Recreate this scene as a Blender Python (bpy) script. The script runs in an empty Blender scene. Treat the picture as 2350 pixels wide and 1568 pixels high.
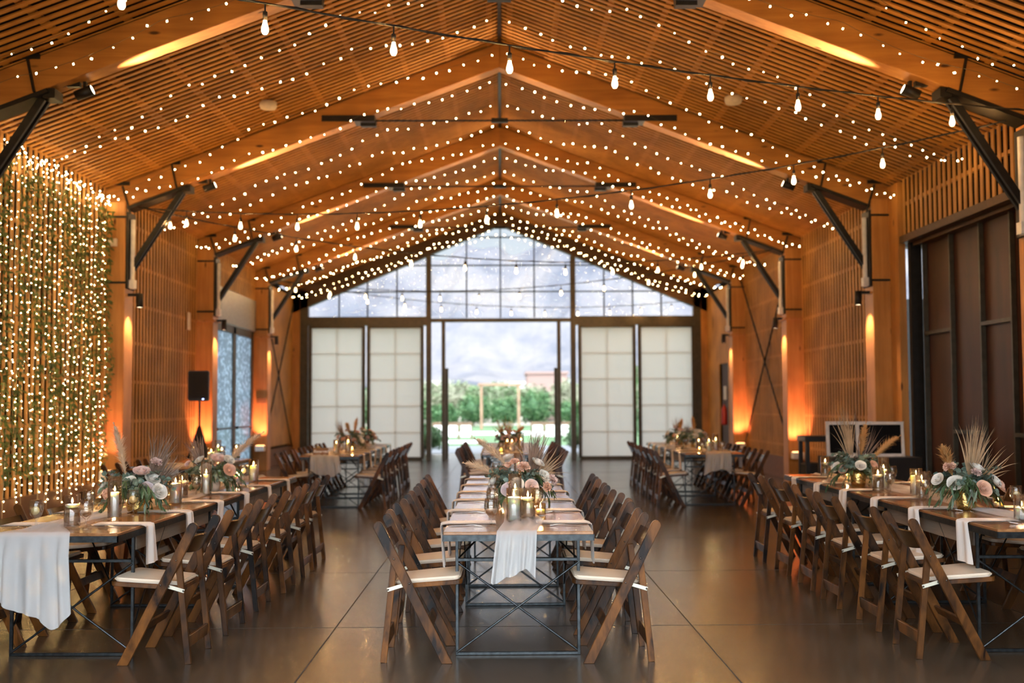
import bpy, bmesh, math, random
from mathutils import Vector, Matrix, noise
PI = math.pi
R0 = random.Random(7)
SC = bpy.context.scene
COL = SC.collection
V = Vector

# ------------------------------------------------------------------ camera, world, exposure
F_PX, CAM_H = 2285.0, 1.46
cam = bpy.data.cameras.new('camera'); cam_o = bpy.data.objects.new('camera', cam); COL.objects.link(cam_o)
cam.sensor_width = 36.0; cam.lens = 36.0 * F_PX / 2350.0
cam.shift_y = 42.0 / 2350.0; cam.clip_end = 3000
cam_o.location = (0, 0, CAM_H)
cam_o.rotation_mode = 'XYZ'
cam_o.matrix_world = (Matrix.Translation((0, 0, CAM_H)) @ Matrix.Rotation(-math.atan(26 / F_PX), 4, 'Z')
                      @ Matrix.Rotation(PI / 2 + math.atan(105 / F_PX), 4, 'X') @ Matrix.Rotation(math.radians(-0.27), 4, 'Z'))
cam.dof.use_dof = True; cam.dof.focus_distance = 6.3; cam.dof.aperture_fstop = 1.5; cam.dof.aperture_blades = 0
SC.camera = cam_o
SC.view_settings.view_transform = 'Standard'; SC.view_settings.look = 'None'
SC.view_settings.exposure = 0.56; SC.view_settings.gamma = 1.0; SC.view_settings.use_curve_mapping = False
SC.cycles.sample_clamp_indirect = 4.0
SC.cycles.max_bounces = 4; SC.cycles.diffuse_bounces = 2; SC.cycles.glossy_bounces = 2; SC.cycles.transparent_max_bounces = 12
SC.cycles.use_adaptive_sampling = True; SC.cycles.adaptive_threshold = 0.18; SC.cycles.adaptive_min_samples = 16
SC.cycles.caustics_reflective = False; SC.cycles.caustics_refractive = False
SC.cycles.use_light_tree = True

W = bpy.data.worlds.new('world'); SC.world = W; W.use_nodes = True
nt = W.node_tree; nt.nodes.clear()
wo = nt.nodes.new('ShaderNodeOutputWorld'); wb = nt.nodes.new('ShaderNodeBackground')
wt = nt.nodes.new('ShaderNodeTexCoord'); wsx = nt.nodes.new('ShaderNodeSeparateXYZ'); wr = nt.nodes.new('ShaderNodeValToRGB')
# cloudy sky: pale near the horizon, about three times brighter overhead
wr.color_ramp.elements[0].position = 0.22; wr.color_ramp.elements[0].color = (0.80, 0.90, 0.98, 1)
wr.color_ramp.elements[1].position = 0.60; wr.color_ramp.elements[1].color = (1.7, 1.85, 2.0, 1)
nt.links.new(wt.outputs['Generated'], wsx.inputs[0]); nt.links.new(wsx.outputs['Z'], wr.inputs['Fac'])
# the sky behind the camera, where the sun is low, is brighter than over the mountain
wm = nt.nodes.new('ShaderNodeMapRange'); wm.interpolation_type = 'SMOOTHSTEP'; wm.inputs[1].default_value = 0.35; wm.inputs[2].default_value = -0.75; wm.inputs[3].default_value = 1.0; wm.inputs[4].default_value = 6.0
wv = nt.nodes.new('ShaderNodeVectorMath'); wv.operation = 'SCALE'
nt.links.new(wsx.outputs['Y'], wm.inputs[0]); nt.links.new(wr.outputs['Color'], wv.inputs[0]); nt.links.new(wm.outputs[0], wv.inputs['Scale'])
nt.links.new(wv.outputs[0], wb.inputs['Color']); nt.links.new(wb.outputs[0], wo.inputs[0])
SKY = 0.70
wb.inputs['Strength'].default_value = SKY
# low sun behind the hall, on the mountain side of the sky light
sun = bpy.data.lights.new('sun', 'SUN'); sun.energy = 0.5; sun.angle = math.radians(4); sun.color = (1, 0.93, 0.86)
sun_o = bpy.data.objects.new('sun', sun); COL.objects.link(sun_o)
sun_o.rotation_euler = (math.radians(48), 0, math.radians(-25))

# ------------------------------------------------------------------ mesh helpers
class MB:
    def __init__(s): s.v = []; s.f = []; s.m = []; s.s = []
    def add(s, vs, fs, m=0, sm=False):
        b = len(s.v); s.v += [tuple(p) for p in vs]
        for f in fs: s.f.append(tuple(i + b for i in f)); s.m.append(m); s.s.append(sm)
        return s
    def box(s, c, d, M=None, m=0):
        c = V(c); h = V(d) / 2; p = []
        for x in (-1, 1):
            for y in (-1, 1):
                for z in (-1, 1):
                    q = V((x * h.x, y * h.y, z * h.z))
                    if M is not None: q = M @ q
                    p.append(c + q)
        return s.add(p, [(0, 1, 3, 2), (4, 6, 7, 5), (0, 4, 5, 1), (2, 3, 7, 6), (0, 2, 6, 4), (1, 5, 7, 3)], m)
    def bar(s, a, b, w, h, side=None, m=0):
        a, b = V(a), V(b); d = (b - a).normalized()
        sd = V(side) if side is not None else (V((0, 0, 1)).cross(d) if abs(d.z) < 0.95 else V((0, 1, 0)))
        sd = (sd - d * sd.dot(d)).normalized(); up = d.cross(sd)
        p = []
        for q in (a, b):
            for i, j in ((-1, -1), (1, -1), (1, 1), (-1, 1)): p.append(q + sd * i * w / 2 + up * j * h / 2)
        return s.add(p, [(3, 2, 1, 0), (4, 5, 6, 7), (0, 1, 5, 4), (1, 2, 6, 5), (2, 3, 7, 6), (3, 0, 4, 7)], m)
    def tube(s, pts, r, n=8, m=0, sm=True, cap=True):
        pts = [V(p) for p in pts]; k = len(pts); rr = r if isinstance(r, (list, tuple)) else [r] * k
        ref = None; vs = []
        for i, p in enumerate(pts):
            d = (pts[min(i + 1, k - 1)] - pts[max(i - 1, 0)]).normalized()
            if ref is None: ref = V((0, 0, 1)) if abs(d.z) < 0.9 else V((1, 0, 0))
            a = (ref - d * ref.dot(d)).normalized(); ref = a; b = d.cross(a)
            for j in range(n):
                t = 2 * PI * j / n; vs.append(p + (a * math.cos(t) + b * math.sin(t)) * rr[i])
        fs = [(i * n + j, i * n + (j + 1) % n, (i + 1) * n + (j + 1) % n, (i + 1) * n + j) for i in range(k - 1) for j in range(n)]
        s.add(vs, fs, m, sm)
        if cap and n > 2:
            s.add(vs[:n], [tuple(range(n - 1, -1, -1))], m); s.add(vs[-n:], [tuple(range(n))], m)
        return s
    def lathe(s, prof, c=(0, 0, 0), n=20, m=0, sm=True, M=None):
        c = V(c); vs = []
        for r, z in prof:
            for j in range(n):
                t = 2 * PI * j / n; q = V((r * math.cos(t), r * math.sin(t), z))
                if M is not None: q = M @ q
                vs.append(c + q)
        fs = [(i * n + j, i * n + (j + 1) % n, (i + 1) * n + (j + 1) % n, (i + 1) * n + j) for i in range(len(prof) - 1) for j in range(n)]
        return s.add(vs, fs, m, sm)
    def sheet(s, fn, nu, nv, m=0, sm=True):
        vs = [fn(i / nu, j / nv) for i in range(nu + 1) for j in range(nv + 1)]
        fs = [(i * (nv + 1) + j, (i + 1) * (nv + 1) + j, (i + 1) * (nv + 1) + j + 1, i * (nv + 1) + j + 1) for i in range(nu) for j in range(nv)]
        return s.add(vs, fs, m, sm)
    def prism(s, poly, y0, y1, m=0, ax='y'):
        n = len(poly)
        f = {'y': lambda a, b, t: (a, t, b), 'x': lambda a, b, t: (t, a, b), 'z': lambda a, b, t: (a, b, t)}[ax]
        vs = [f(a, b, y0) for a, b in poly] + [f(a, b, y1) for a, b in poly]
        fs = [tuple(range(n)), tuple(range(2 * n - 1, n - 1, -1))] + [(i, i + n, (i + 1) % n + n, (i + 1) % n) for i in range(n)]
        return s.add(vs, fs, m)
    def mesh(s, name, mats, bev=0.0, seg=1, fixn=True):
        me = bpy.data.meshes.new(name); me.from_pydata(s.v, [], s.f)
        for mt in (mats if isinstance(mats, (list, tuple)) else [mats]): me.materials.append(mt)
        me.polygons.foreach_set('material_index', s.m); me.polygons.foreach_set('use_smooth', s.s)
        if bev or fixn:
            bm = bmesh.new(); bm.from_mesh(me)
            if bev:
                bmesh.ops.remove_doubles(bm, verts=bm.verts, dist=1e-5)
                ed = [e for e in bm.edges if len(e.link_faces) == 2 and e.calc_face_angle(0) > 0.6]
                bmesh.ops.bevel(bm, geom=ed, offset=bev, segments=seg, affect='EDGES', clamp_overlap=True)
            if fixn: bmesh.ops.recalc_face_normals(bm, faces=bm.faces)
            bm.to_mesh(me); bm.free()
        me.update(); return me
    def build(s, name, mats, parent=None, loc=(0, 0, 0), rz=0.0, bev=0.0, seg=1, fixn=True):
        o = bpy.data.objects.new(name, s.mesh(name, mats, bev, seg, fixn)); COL.objects.link(o)
        o.location = loc; o.rotation_euler = (0, 0, rz); o.parent = parent
        return o

def tag(o, label=None, cat=None, group=None, kind=None):
    if label: o['label'] = label
    if cat: o['category'] = cat
    if group: o['group'] = group
    if kind: o['kind'] = kind
    return o
def empty(name, loc=(0, 0, 0), rz=0.0, label=None, cat=None, group=None, kind=None):
    o = bpy.data.objects.new(name, None); COL.objects.link(o); o.location = loc; o.rotation_euler = (0, 0, rz)
    o.empty_display_size = 0.1
    return tag(o, label, cat, group, kind)
def place(me, name, parent, loc=(0, 0, 0), rot=(0, 0, 0), sc=1.0):
    o = bpy.data.objects.new(name, me); COL.objects.link(o); o.parent = parent
    o.location = loc; o.rotation_euler = rot; o.scale = (sc, sc, sc); return o
def copy_tree(o, parent=None):
    c = o.copy(); COL.objects.link(c); c.parent = parent
    for ch in list(o.children): copy_tree(ch, c)
    return c
def dup(o, loc, rz, label, group=None):
    c = copy_tree(o); c.location = loc; c.rotation_euler = (0, 0, rz); c['label'] = label
    if group: c['group'] = group
    return c
def lamp(name, kind, energy, color, loc, parent=None, size=0.03, rot=(0, 0, 0), spot=None, blend=0.5):
    l = bpy.data.lights.new(name, kind); l.energy = energy; l.color = color; l.shadow_soft_size = size
    if kind == 'SPOT': l.spot_size = math.radians(spot); l.spot_blend = blend
    o = bpy.data.objects.new(name, l); COL.objects.link(o); o.location = loc; o.rotation_euler = rot; o.parent = parent
    return o
def aim(o, d):
    o.rotation_mode = 'QUATERNION'; o.rotation_quaternion = V(d).to_track_quat('-Z', 'Y'); return o
ORD = ['first', 'second', 'third', 'fourth', 'fifth', 'sixth', 'seventh', 'eighth', 'ninth']

# ------------------------------------------------------------------ materials
def mat(name):
    m = bpy.data.materials.new(name); m.use_nodes = True; m.node_tree.nodes.clear()
    return m, m.node_tree
def N(nt, t, **k):
    n = nt.nodes.new('ShaderNode' + t)
    for a, b in k.items():
        if a in n.inputs: n.inputs[a].default_value = b
        else: setattr(n, a, b)
    return n
def ramp(nt, stops, fac):
    r = N(nt, 'ValToRGB'); e = r.color_ramp.elements
    while len(e) < len(stops): e.new(0.5)
    for i, (p, c) in enumerate(stops): e[i].position = p; e[i].color = (*c, 1)
    nt.links.new(fac, r.inputs['Fac']); return r.outputs['Color']
def out(nt, sh): o = N(nt, 'OutputMaterial'); nt.links.new(sh, o.inputs['Surface'])
def plain(name, col, rough=0.5, metal=0.0, spec=0.5, coat=0.0, vary=0.12, nscale=12.0, bump=0.0, sheen=0.0):
    m, nt = mat(name); b = N(nt, 'BsdfPrincipled', Roughness=rough, Metallic=metal)
    b.inputs['Specular IOR Level'].default_value = spec; b.inputs['Coat Weight'].default_value = coat
    b.inputs['Sheen Weight'].default_value = sheen
    tc = N(nt, 'TexCoord'); ns = N(nt, 'TexNoise', Scale=nscale, Detail=3.0); nt.links.new(tc.outputs['Object'], ns.inputs['Vector'])
    c = ramp(nt, [(0.3, [x * (1 - vary) for x in col]), (0.7, [min(1, x * (1 + vary)) for x in col])], ns.outputs['Fac'])
    nt.links.new(c, b.inputs['Base Color'])
    if bump:
        bp = N(nt, 'Bump', Strength=bump, Distance=0.01); nt.links.new(ns.outputs['Fac'], bp.inputs['Height']); nt.links.new(bp.outputs[0], b.inputs['Normal'])
    out(nt, b.outputs[0]); return m
def wood(name, c1, c2, stretch=(1, 1, 8), scale=6.0, rough=0.5, knots=0.0, coat=0.0, rnd=0.0, dark=(0.08, 0.03, 0.01), coords='Object', spec=0.4, lo=0.3, hi=0.7):
    m, nt = mat(name); b = N(nt, 'BsdfPrincipled', Roughness=rough); b.inputs['Coat Weight'].default_value = coat; b.inputs['Coat Roughness'].default_value = 0.15
    b.inputs['Specular IOR Level'].default_value = spec
    tc = N(nt, 'TexCoord'); src = tc.outputs[coords]
    if rnd:
        oi = N(nt, 'ObjectInfo'); mu = N(nt, 'Math', operation='MULTIPLY'); mu.inputs[1].default_value = 37.0
        nt.links.new(oi.outputs['Random'], mu.inputs[0]); va = N(nt, 'VectorMath', operation='ADD')
        nt.links.new(src, va.inputs[0]); nt.links.new(mu.outputs[0], va.inputs[1]); src2 = va.outputs[0]
    else: src2 = src
    mp = N(nt, 'Mapping'); mp.inputs['Scale'].default_value = [1.0 / s * 4 for s in stretch]; nt.links.new(src2, mp.inputs['Vector'])
    n1 = N(nt, 'TexNoise', Scale=scale, Detail=4.0, Roughness=0.6, Distortion=0.4); nt.links.new(mp.outputs[0], n1.inputs['Vector'])
    c = ramp(nt, [(lo, c1), (hi, c2)], n1.outputs['Fac'])
    n2 = N(nt, 'TexNoise', Scale=scale * 0.35, Detail=2.0); nt.links.new(src2, n2.inputs['Vector'])
    mx = N(nt, 'Mix', data_type='RGBA', blend_type='MULTIPLY'); mx.inputs[0].default_value = 0.55
    c2_ = ramp(nt, [(0.35, (0.55, 0.5, 0.45)), (0.65, (1.15, 1.1, 1.0))], n2.outputs['Fac'])
    nt.links.new(c, mx.inputs[6]); nt.links.new(c2_, mx.inputs[7]); cur = mx.outputs[2]
    if knots:
        vo = N(nt, 'TexVoronoi', Scale=knots); mp2 = N(nt, 'Mapping'); mp2.inputs['Scale'].default_value = [1.0 / max(1, s * 0.22) for s in stretch]
        nt.links.new(src2, mp2.inputs['Vector']); nt.links.new(mp2.outputs[0], vo.inputs['Vector'])
        kf = ramp(nt, [(0.055, (1, 1, 1)), (0.12, (0, 0, 0))], vo.outputs['Distance'])
        k2 = N(nt, 'Mix', data_type='RGBA'); k2.inputs[7].default_value = (*dark, 1); nt.links.new(kf, k2.inputs[0]); nt.links.new(cur, k2.inputs[6]); cur = k2.outputs[2]
    if rnd:
        hs = N(nt, 'HueSaturation'); mr = N(nt, 'MapRange'); mr.inputs[3].default_value = 1 - rnd; mr.inputs[4].default_value = 1 + rnd
        nt.links.new(oi.outputs['Random'], mr.inputs[0]); nt.links.new(mr.outputs[0], hs.inputs['Value']); nt.links.new(cur, hs.inputs['Color']); cur = hs.outputs[0]
    nt.links.new(cur, b.inputs['Base Color'])
    bp = N(nt, 'Bump', Strength=0.15, Distance=0.004); nt.links.new(n1.outputs['Fac'], bp.inputs['Height']); nt.links.new(bp.outputs[0], b.inputs['Normal'])
    out(nt, b.outputs[0]); return m
def emit(name, col, st, sampled=True):
    m, nt = mat(name); e = N(nt, 'Emission', Strength=st); e.inputs[0].default_value = (*col, 1); out(nt, e.outputs[0])
    if not sampled: m.cycles.emission_sampling = 'NONE'
    return m
def glass(name, tint=(1, 1, 1), refl=0.10, rough=0.0, body=0.0, bodycol=(1, 1, 1)):
    m, nt = mat(name); t = N(nt, 'BsdfTransparent'); t.inputs[0].default_value = (*tint, 1)
    g = N(nt, 'BsdfGlossy', Roughness=rough); lw = N(nt, 'LayerWeight', Blend=0.35)
    mr = N(nt, 'MapRange'); mr.inputs[3].default_value = refl * 0.45; mr.inputs[4].default_value = min(1, refl * 6)
    nt.links.new(lw.outputs['Facing'], mr.inputs[0])
    mx = N(nt, 'MixShader'); nt.links.new(mr.outputs[0], mx.inputs[0]); nt.links.new(t.outputs[0], mx.inputs[1]); nt.links.new(g.outputs[0], mx.inputs[2])
    sh = mx.outputs[0]
    if body:
        d = N(nt, 'BsdfTranslucent'); d.inputs[0].default_value = (*bodycol, 1)
        if body > 0.5:                                  # etched pattern of the frosted door glass
            tc = N(nt, 'TexCoord'); vo = N(nt, 'TexVoronoi', Scale=11.0); nt.links.new(tc.outputs['Object'], vo.inputs['Vector'])
            nt.links.new(ramp(nt, [(0.25, [x * 1.35 for x in bodycol]), (0.5, [x * 0.6 for x in bodycol])], vo.outputs['Distance']), d.inputs[0])
        m2 = N(nt, 'MixShader'); m2.inputs[0].default_value = body
        nt.links.new(sh, m2.inputs[1]); nt.links.new(d.outputs[0], m2.inputs[2]); sh = m2.outputs[0]
    out(nt, sh); return m
def cloth(name, col, trans=0.3, clear=0.0, rough=0.8):
    m, nt = mat(name); d = N(nt, 'BsdfDiffuse'); t = N(nt, 'BsdfTranslucent')
    for x in (d, t): x.inputs[0].default_value = (*col, 1)
    tc = N(nt, 'TexCoord'); ns = N(nt, 'TexNoise', Scale=350.0, Detail=1.0); nt.links.new(tc.outputs['Object'], ns.inputs['Vector'])
    bp = N(nt, 'Bump', Strength=0.12, Distance=0.002); nt.links.new(ns.outputs['Fac'], bp.inputs['Height']); nt.links.new(bp.outputs[0], d.inputs['Normal'])
    mx = N(nt, 'MixShader'); mx.inputs[0].default_value = trans; nt.links.new(d.outputs[0], mx.inputs[1]); nt.links.new(t.outputs[0], mx.inputs[2]); sh = mx.outputs[0]
    if clear:
        tr = N(nt, 'BsdfTransparent'); m2 = N(nt, 'MixShader'); m2.inputs[0].default_value = 1 - clear
        nt.links.new(tr.outputs[0], m2.inputs[1]); nt.links.new(sh, m2.inputs[2]); sh = m2.outputs[0]
    out(nt, sh); return m

WARM = (1.0, 0.46, 0.11); WARM2 = (1.0, 0.52, 0.16); ORANGE = (1.0, 0.33, 0.22)
M = {}
M['slat'] = wood('slat wood', (0.42, 0.175, 0.032), (0.57, 0.27, 0.055), (12, 1.0, 1.0), 5, 0.55, rnd=0.0)
M['slat_v'] = wood('wall slat wood', (0.44, 0.21, 0.055), (0.62, 0.33, 0.10), (1, 1, 14), 5, 0.55, knots=1.6)
M['deck'] = plain('roof deck', (0.012, 0.006, 0.003), 0.95, spec=0.1)
M['glulam'] = wood('glulam beam', (0.40, 0.165, 0.038), (0.56, 0.26, 0.062), (14, 1, 1), 4, 0.45, knots=5.0)
M['glulam_v'] = wood('glulam column', (0.43, 0.19, 0.05), (0.58, 0.28, 0.08), (1, 1, 14), 4, 0.45, knots=5.0)
M['glulam_dark'] = wood('dark stained beam', (0.06, 0.03, 0.012), (0.10, 0.05, 0.02), (14, 1, 1), 4, 0.5)
M['corten'] = wood('dark red door panel', (0.030, 0.009, 0.004), (0.070, 0.022, 0.009), (1, 2, 10), 2.5, 0.45)
M['steel'] = plain('black steel', (0.018, 0.017, 0.016), 0.45, 0.5, vary=0.25)
M['frame'] = plain('bronze window steel', (0.07, 0.062, 0.045), 0.4, 0.5, vary=0.2)
M['rawsteel'] = plain('raw steel', (0.055, 0.062, 0.066), 0.35, 0.9, vary=0.35, nscale=30)
M['galv'] = plain('galvanised header', (0.30, 0.31, 0.33), 0.5, 0.6, vary=0.2, nscale=40)
M['white_paint'] = plain('white conduit', (0.75, 0.74, 0.72), 0.4)
M['base'] = plain('dark wall base', (0.16, 0.07, 0.03), 0.6)
M['chair'] = wood('stained chair wood', (0.006, 0.002, 0.0008), (0.155, 0.058, 0.013), (3, 3, 7), 6, 0.34, coat=0.06, rnd=0.35, spec=0.25, lo=0.36, hi=0.66)
M['chair_dark'] = wood('dark chair back', (0.006, 0.0025, 0.0015), (0.035, 0.012, 0.004), (2, 6, 3), 6, 0.22, coat=0.10, rnd=0.3, spec=0.5)
M['seat_pad'] = plain('beige vinyl pad', (0.68, 0.56, 0.43), 0.42, vary=0.05, nscale=6)
M['link'] = plain('cream painted metal', (0.66, 0.62, 0.50), 0.35, 0.3)
M['bolt'] = plain('bolt metal', (0.10, 0.09, 0.08), 0.3, 0.9)
M['table'] = wood('farm table wood', (0.20, 0.085, 0.030), (0.42, 0.20, 0.085), (1, 10, 1), 5, 0.22, coat=0.6, rnd=0.1, spec=0.6)
M['apron'] = wood('grey table apron', (0.20, 0.16, 0.13), (0.33, 0.27, 0.22), (1, 10, 1), 5, 0.4)
M['napkin'] = cloth('ivory napkin', (0.90, 0.86, 0.82), 0.12)
M['gauze'] = cloth('ivory gauze', (0.88, 0.87, 0.86), 0.45, 0.30)
M['silver'] = plain('brushed flatware', (0.62, 0.56, 0.50), 0.18, 1.0, vary=0.05)
M['paper'] = plain('menu card', (0.85, 0.80, 0.77), 0.6, vary=0.02)
M['glass'] = glass('clear glass', (0.97, 0.97, 0.96), 0.13)
M['amber'] = glass('warm glass', (0.95, 0.86, 0.70), 0.12)
M['water'] = glass('water', (0.97, 0.97, 0.96), 0.10, 0.0, 0.14, (0.9, 0.85, 0.75))
M['lemon'] = plain('lemon slice', (0.85, 0.72, 0.35), 0.5)
M['pane'] = glass('window pane', (0.97, 0.98, 0.99), 0.09)
M['frost'] = glass('frosted patterned door glass', (0.75, 0.83, 0.90), 0.08, 0.1, 0.62, (0.36, 0.43, 0.48))
M['gold'] = plain('gold glass vase', (0.62, 0.42, 0.14), 0.16, 0.9, vary=0.35, nscale=60, bump=0.4)
M['stone'] = plain('grey stone vase', (0.45, 0.40, 0.34), 0.6)
M['black'] = plain('black plastic', (0.012, 0.012, 0.013), 0.45)
M['blackcloth'] = plain('black cloth', (0.012, 0.011, 0.012), 0.85)
M['chalk'] = plain('chalkboard', (0.006, 0.006, 0.007), 0.8, spec=0.1)
M['whitewood'] = plain('white painted wood', (0.78, 0.75, 0.71), 0.5)
M['plate_cream'] = plain('cream wall plate', (0.70, 0.60, 0.48), 0.4)
M['sign'] = wood('sign wood', (0.22, 0.10, 0.03), (0.34, 0.17, 0.06), (6, 1, 1), 6, 0.5)
M['fairy'] = emit('fairy bulb glow', (1.0, 0.66, 0.27), 75)
M['fairy_c'] = emit('curtain bulb glow', (1.0, 0.66, 0.27), 75)
M['edison'] = emit('edison bulb glow', (1.0, 0.70, 0.36), 7, False)
M['flame'] = emit('candle flame', (1.0, 0.62, 0.22), 30, False)
M['lens'] = emit('spotlight lens', (1.0, 0.78, 0.5), 6, False)
M['uplens'] = emit('uplight lens', (1.0, 0.42, 0.14), 5, False)
M['led'] = emit('blue status light', (0.35, 0.45, 1.0), 6, False)
M['cable'] = plain('black cable', (0.02, 0.018, 0.016), 0.6)
M['wire'] = plain('clear light wire', (0.60, 0.52, 0.36), 0.5)
M['wire_g'] = plain('dark light wire', (0.06, 0.06, 0.03), 0.6)
M['leaf'] = plain('vine leaf', (0.10, 0.15, 0.035), 0.5, vary=0.4, nscale=8)
M['euca'] = plain('eucalyptus leaf', (0.10, 0.155, 0.125), 0.5, vary=0.35, nscale=25)
M['willow'] = plain('dark green leaf', (0.045, 0.085, 0.035), 0.45, vary=0.4, nscale=25)
M['stem'] = plain('stem', (0.12, 0.11, 0.05), 0.6)
M['rose_w'] = cloth('white rose petal', (0.90, 0.86, 0.78), 0.3)
M['rose_p'] = cloth('peach petal', (0.88, 0.58, 0.44), 0.3)
M['rose_b'] = cloth('blush petal', (0.86, 0.66, 0.60), 0.3)
M['rose_l'] = cloth('lilac petal', (0.70, 0.60, 0.62), 0.3)
M['pampas'] = cloth('pampas plume', (0.88, 0.72, 0.54), 0.35)
M['pampas_t'] = cloth('tan pampas plume', (0.74, 0.46, 0.20), 0.35)
M['palm'] = plain('dried palm blade', (0.15, 0.095, 0.065), 0.6, vary=0.3, nscale=10)
M['palm_t'] = plain('tan dried palm blade', (0.30, 0.19, 0.10), 0.6, vary=0.3, nscale=10)
M['rust'] = plain('rust dried bunny tail', (0.42, 0.17, 0.03), 0.7, vary=0.3)
def wax():
    m, nt = mat('candle wax'); b = N(nt, 'BsdfPrincipled', Roughness=0.45); b.inputs['Base Color'].default_value = (0.95, 0.90, 0.82, 1)
    b.inputs['Subsurface Weight'].default_value = 0.8; b.inputs['Subsurface Radius'].default_value = (1.0, 0.75, 0.5); b.inputs['Subsurface Scale'].default_value = 0.04
    t = N(nt, 'BsdfTranslucent'); t.inputs[0].default_value = (0.95, 0.85, 0.7, 1); mx = N(nt, 'MixShader'); mx.inputs[0].default_value = 0.12
    nt.links.new(b.outputs[0], mx.inputs[1]); nt.links.new(t.outputs[0], mx.inputs[2]); out(nt, mx.outputs[0]); return m
M['wax'] = wax()
def panel_mat():
    m, nt = mat('white translucent door panel'); d = N(nt, 'BsdfDiffuse'); d.inputs[0].default_value = (0.80, 0.78, 0.74, 1)
    t = N(nt, 'BsdfTranslucent'); t.inputs[0].default_value = (0.97, 0.95, 0.90, 1); mx = N(nt, 'MixShader'); mx.inputs[0].default_value = 0.8
    tc = N(nt, 'TexCoord'); ns = N(nt, 'TexNoise', Scale=2.0); nt.links.new(tc.outputs['Object'], ns.inputs['Vector'])
    nt.links.new(d.outputs[0], mx.inputs[1]); nt.links.new(t.outputs[0], mx.inputs[2]); out(nt, mx.outputs[0]); return m
M['panel'] = panel_mat(); M['grid'] = cloth('tan panel grid', (0.80, 0.68, 0.55), 0.75)
def floor_mat():
    m, nt = mat('polished concrete'); b = N(nt, 'BsdfPrincipled'); b.inputs['Specular IOR Level'].default_value = 0.75
    b.inputs['Coat Weight'].default_value = 0.15; b.inputs['Coat Roughness'].default_value = 0.12
    tc = N(nt, 'TexCoord'); n1 = N(nt, 'TexNoise', Scale=0.9, Detail=3.0, Roughness=0.5); nt.links.new(tc.outputs['Object'], n1.inputs['Vector'])
    n2 = N(nt, 'TexNoise', Scale=14.0, Detail=4.0); nt.links.new(tc.outputs['Object'], n2.inputs['Vector'])
    c = ramp(nt, [(0.3, (0.038, 0.026, 0.016)), (0.7, (0.078, 0.056, 0.037))], n1.outputs['Fac'])
    mp = N(nt, 'Mapping'); mp.inputs['Scale'].default_value = (6, 28, 1); nt.links.new(tc.outputs['Object'], mp.inputs['Vector'])
    n3 = N(nt, 'TexNoise', Scale=1.0, Detail=2.0); nt.links.new(mp.outputs[0], n3.inputs['Vector'])
    rr = N(nt, 'MapRange'); rr.inputs[3].default_value = 0.21; rr.inputs[4].default_value = 0.29; nt.links.new(n1.outputs['Fac'], rr.inputs[0]); nt.links.new(rr.outputs[0], b.inputs['Roughness'])
    bp = N(nt, 'Bump', Strength=0.05, Distance=0.02)
    nt.links.new(c, b.inputs['Base Color']); out(nt, b.outputs[0]); return m
M['floor'] = floor_mat(); M['joint'] = plain('floor joint', (0.035, 0.028, 0.022), 0.7)

# ------------------------------------------------------------------ hall shell
SLOPE = 0.378; ZR = 6.35; YT = [5.60, 9.95, 14.30, 18.65, 23.0]; FN = ['frame beside the camera', 'nearest visible frame', 'second frame', 'third frame', 'fourth frame']; YW = 27.0; YB = 1.2; XC = 5.33; XW = 5.66
CZ = lambda x, d=0.0: ZR + 0.36 + d - SLOPE * abs(x)           # underside of the slats
P = 0.125
f = MB(); f.box((0, (-4 + YW + 3.6) / 2, -0.1), (14, YW + 3.6 + 4, 0.2)); o = f.build('floor', M['floor']); o['kind'] = 'structure'
j = MB()
for x in (-8.17, -5.80, -3.44, -1.096, 1.257, 3.61, 5.97): j.box((x, (YB + YW) / 2, 0.0005), (0.008, YW - YB, 0.001)) if abs(x) < 5.6 else None
for y in (4.5, 6.66, 8.83, 11.0, 13.17, 15.34, 17.5, 19.7, 21.8, 24.0, 26.2): j.box((0, y, 0.0005), (11.2, 0.005, 0.001))
o = j.build('trim_1', M['joint']); o['kind'] = 'structure'; o['label'] = 'thin saw-cut joints in the polished concrete floor'

c = MB()
for sgn in (-1, 1):
    y = YB + 0.06
    while y < YW - 0.05:
        a = V((0.0, y, CZ(0, 0.02))); b = V((sgn * XW, y, CZ(XW, 0.02)))
        c.bar(a, b, 0.058, 0.015, side=(0, 1, 0)); y += P
    for k in range(10):
        x = sgn * (0.14 + k * 0.60); c.bar((x, YB, CZ(x, 0.065)), (x, YW, CZ(x, 0.070)), 0.07, 0.045, side=(1, 0, -SLOPE * sgn))
o = c.build('ceiling', M['slat']); o['kind'] = 'structure'; o['label'] = 'gabled ceiling of narrow timber slats'
d = MB()
for sgn in (-1, 1):
    d.bar((0, (YB + YW) / 2, CZ(0, 0.34)), (sgn * 6.6, (YB + YW) / 2, CZ(6.6, 0.34)), YW - YB + 0.3, 0.06, side=(0, 1, 0))
o = d.build('ceiling', M['deck']); o['kind'] = 'structure'; o['label'] = 'dark roof deck above the slats'

def slat_wall(mb, sgn, y0, y1, z0, ztop=None, m=0):
    y = y0 + P / 2
    while y < y1:
        zt = ztop or CZ(XW, 0.03)
        mb.box((sgn * (XW - 0.02), y, (z0 + zt) / 2), (0.014, 0.066, zt - z0), m=m); y += 0.14
    z = math.ceil(z0 / 0.6) * 0.6 + 0.05
    while z < (ztop or CZ(XW)) - 0.05:
        mb.box((sgn * (XW + 0.008), (y0 + y1) / 2, z), (0.04, y1 - y0, 0.045), m=m); z += 0.6
ZE = CZ(XW)
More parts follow.
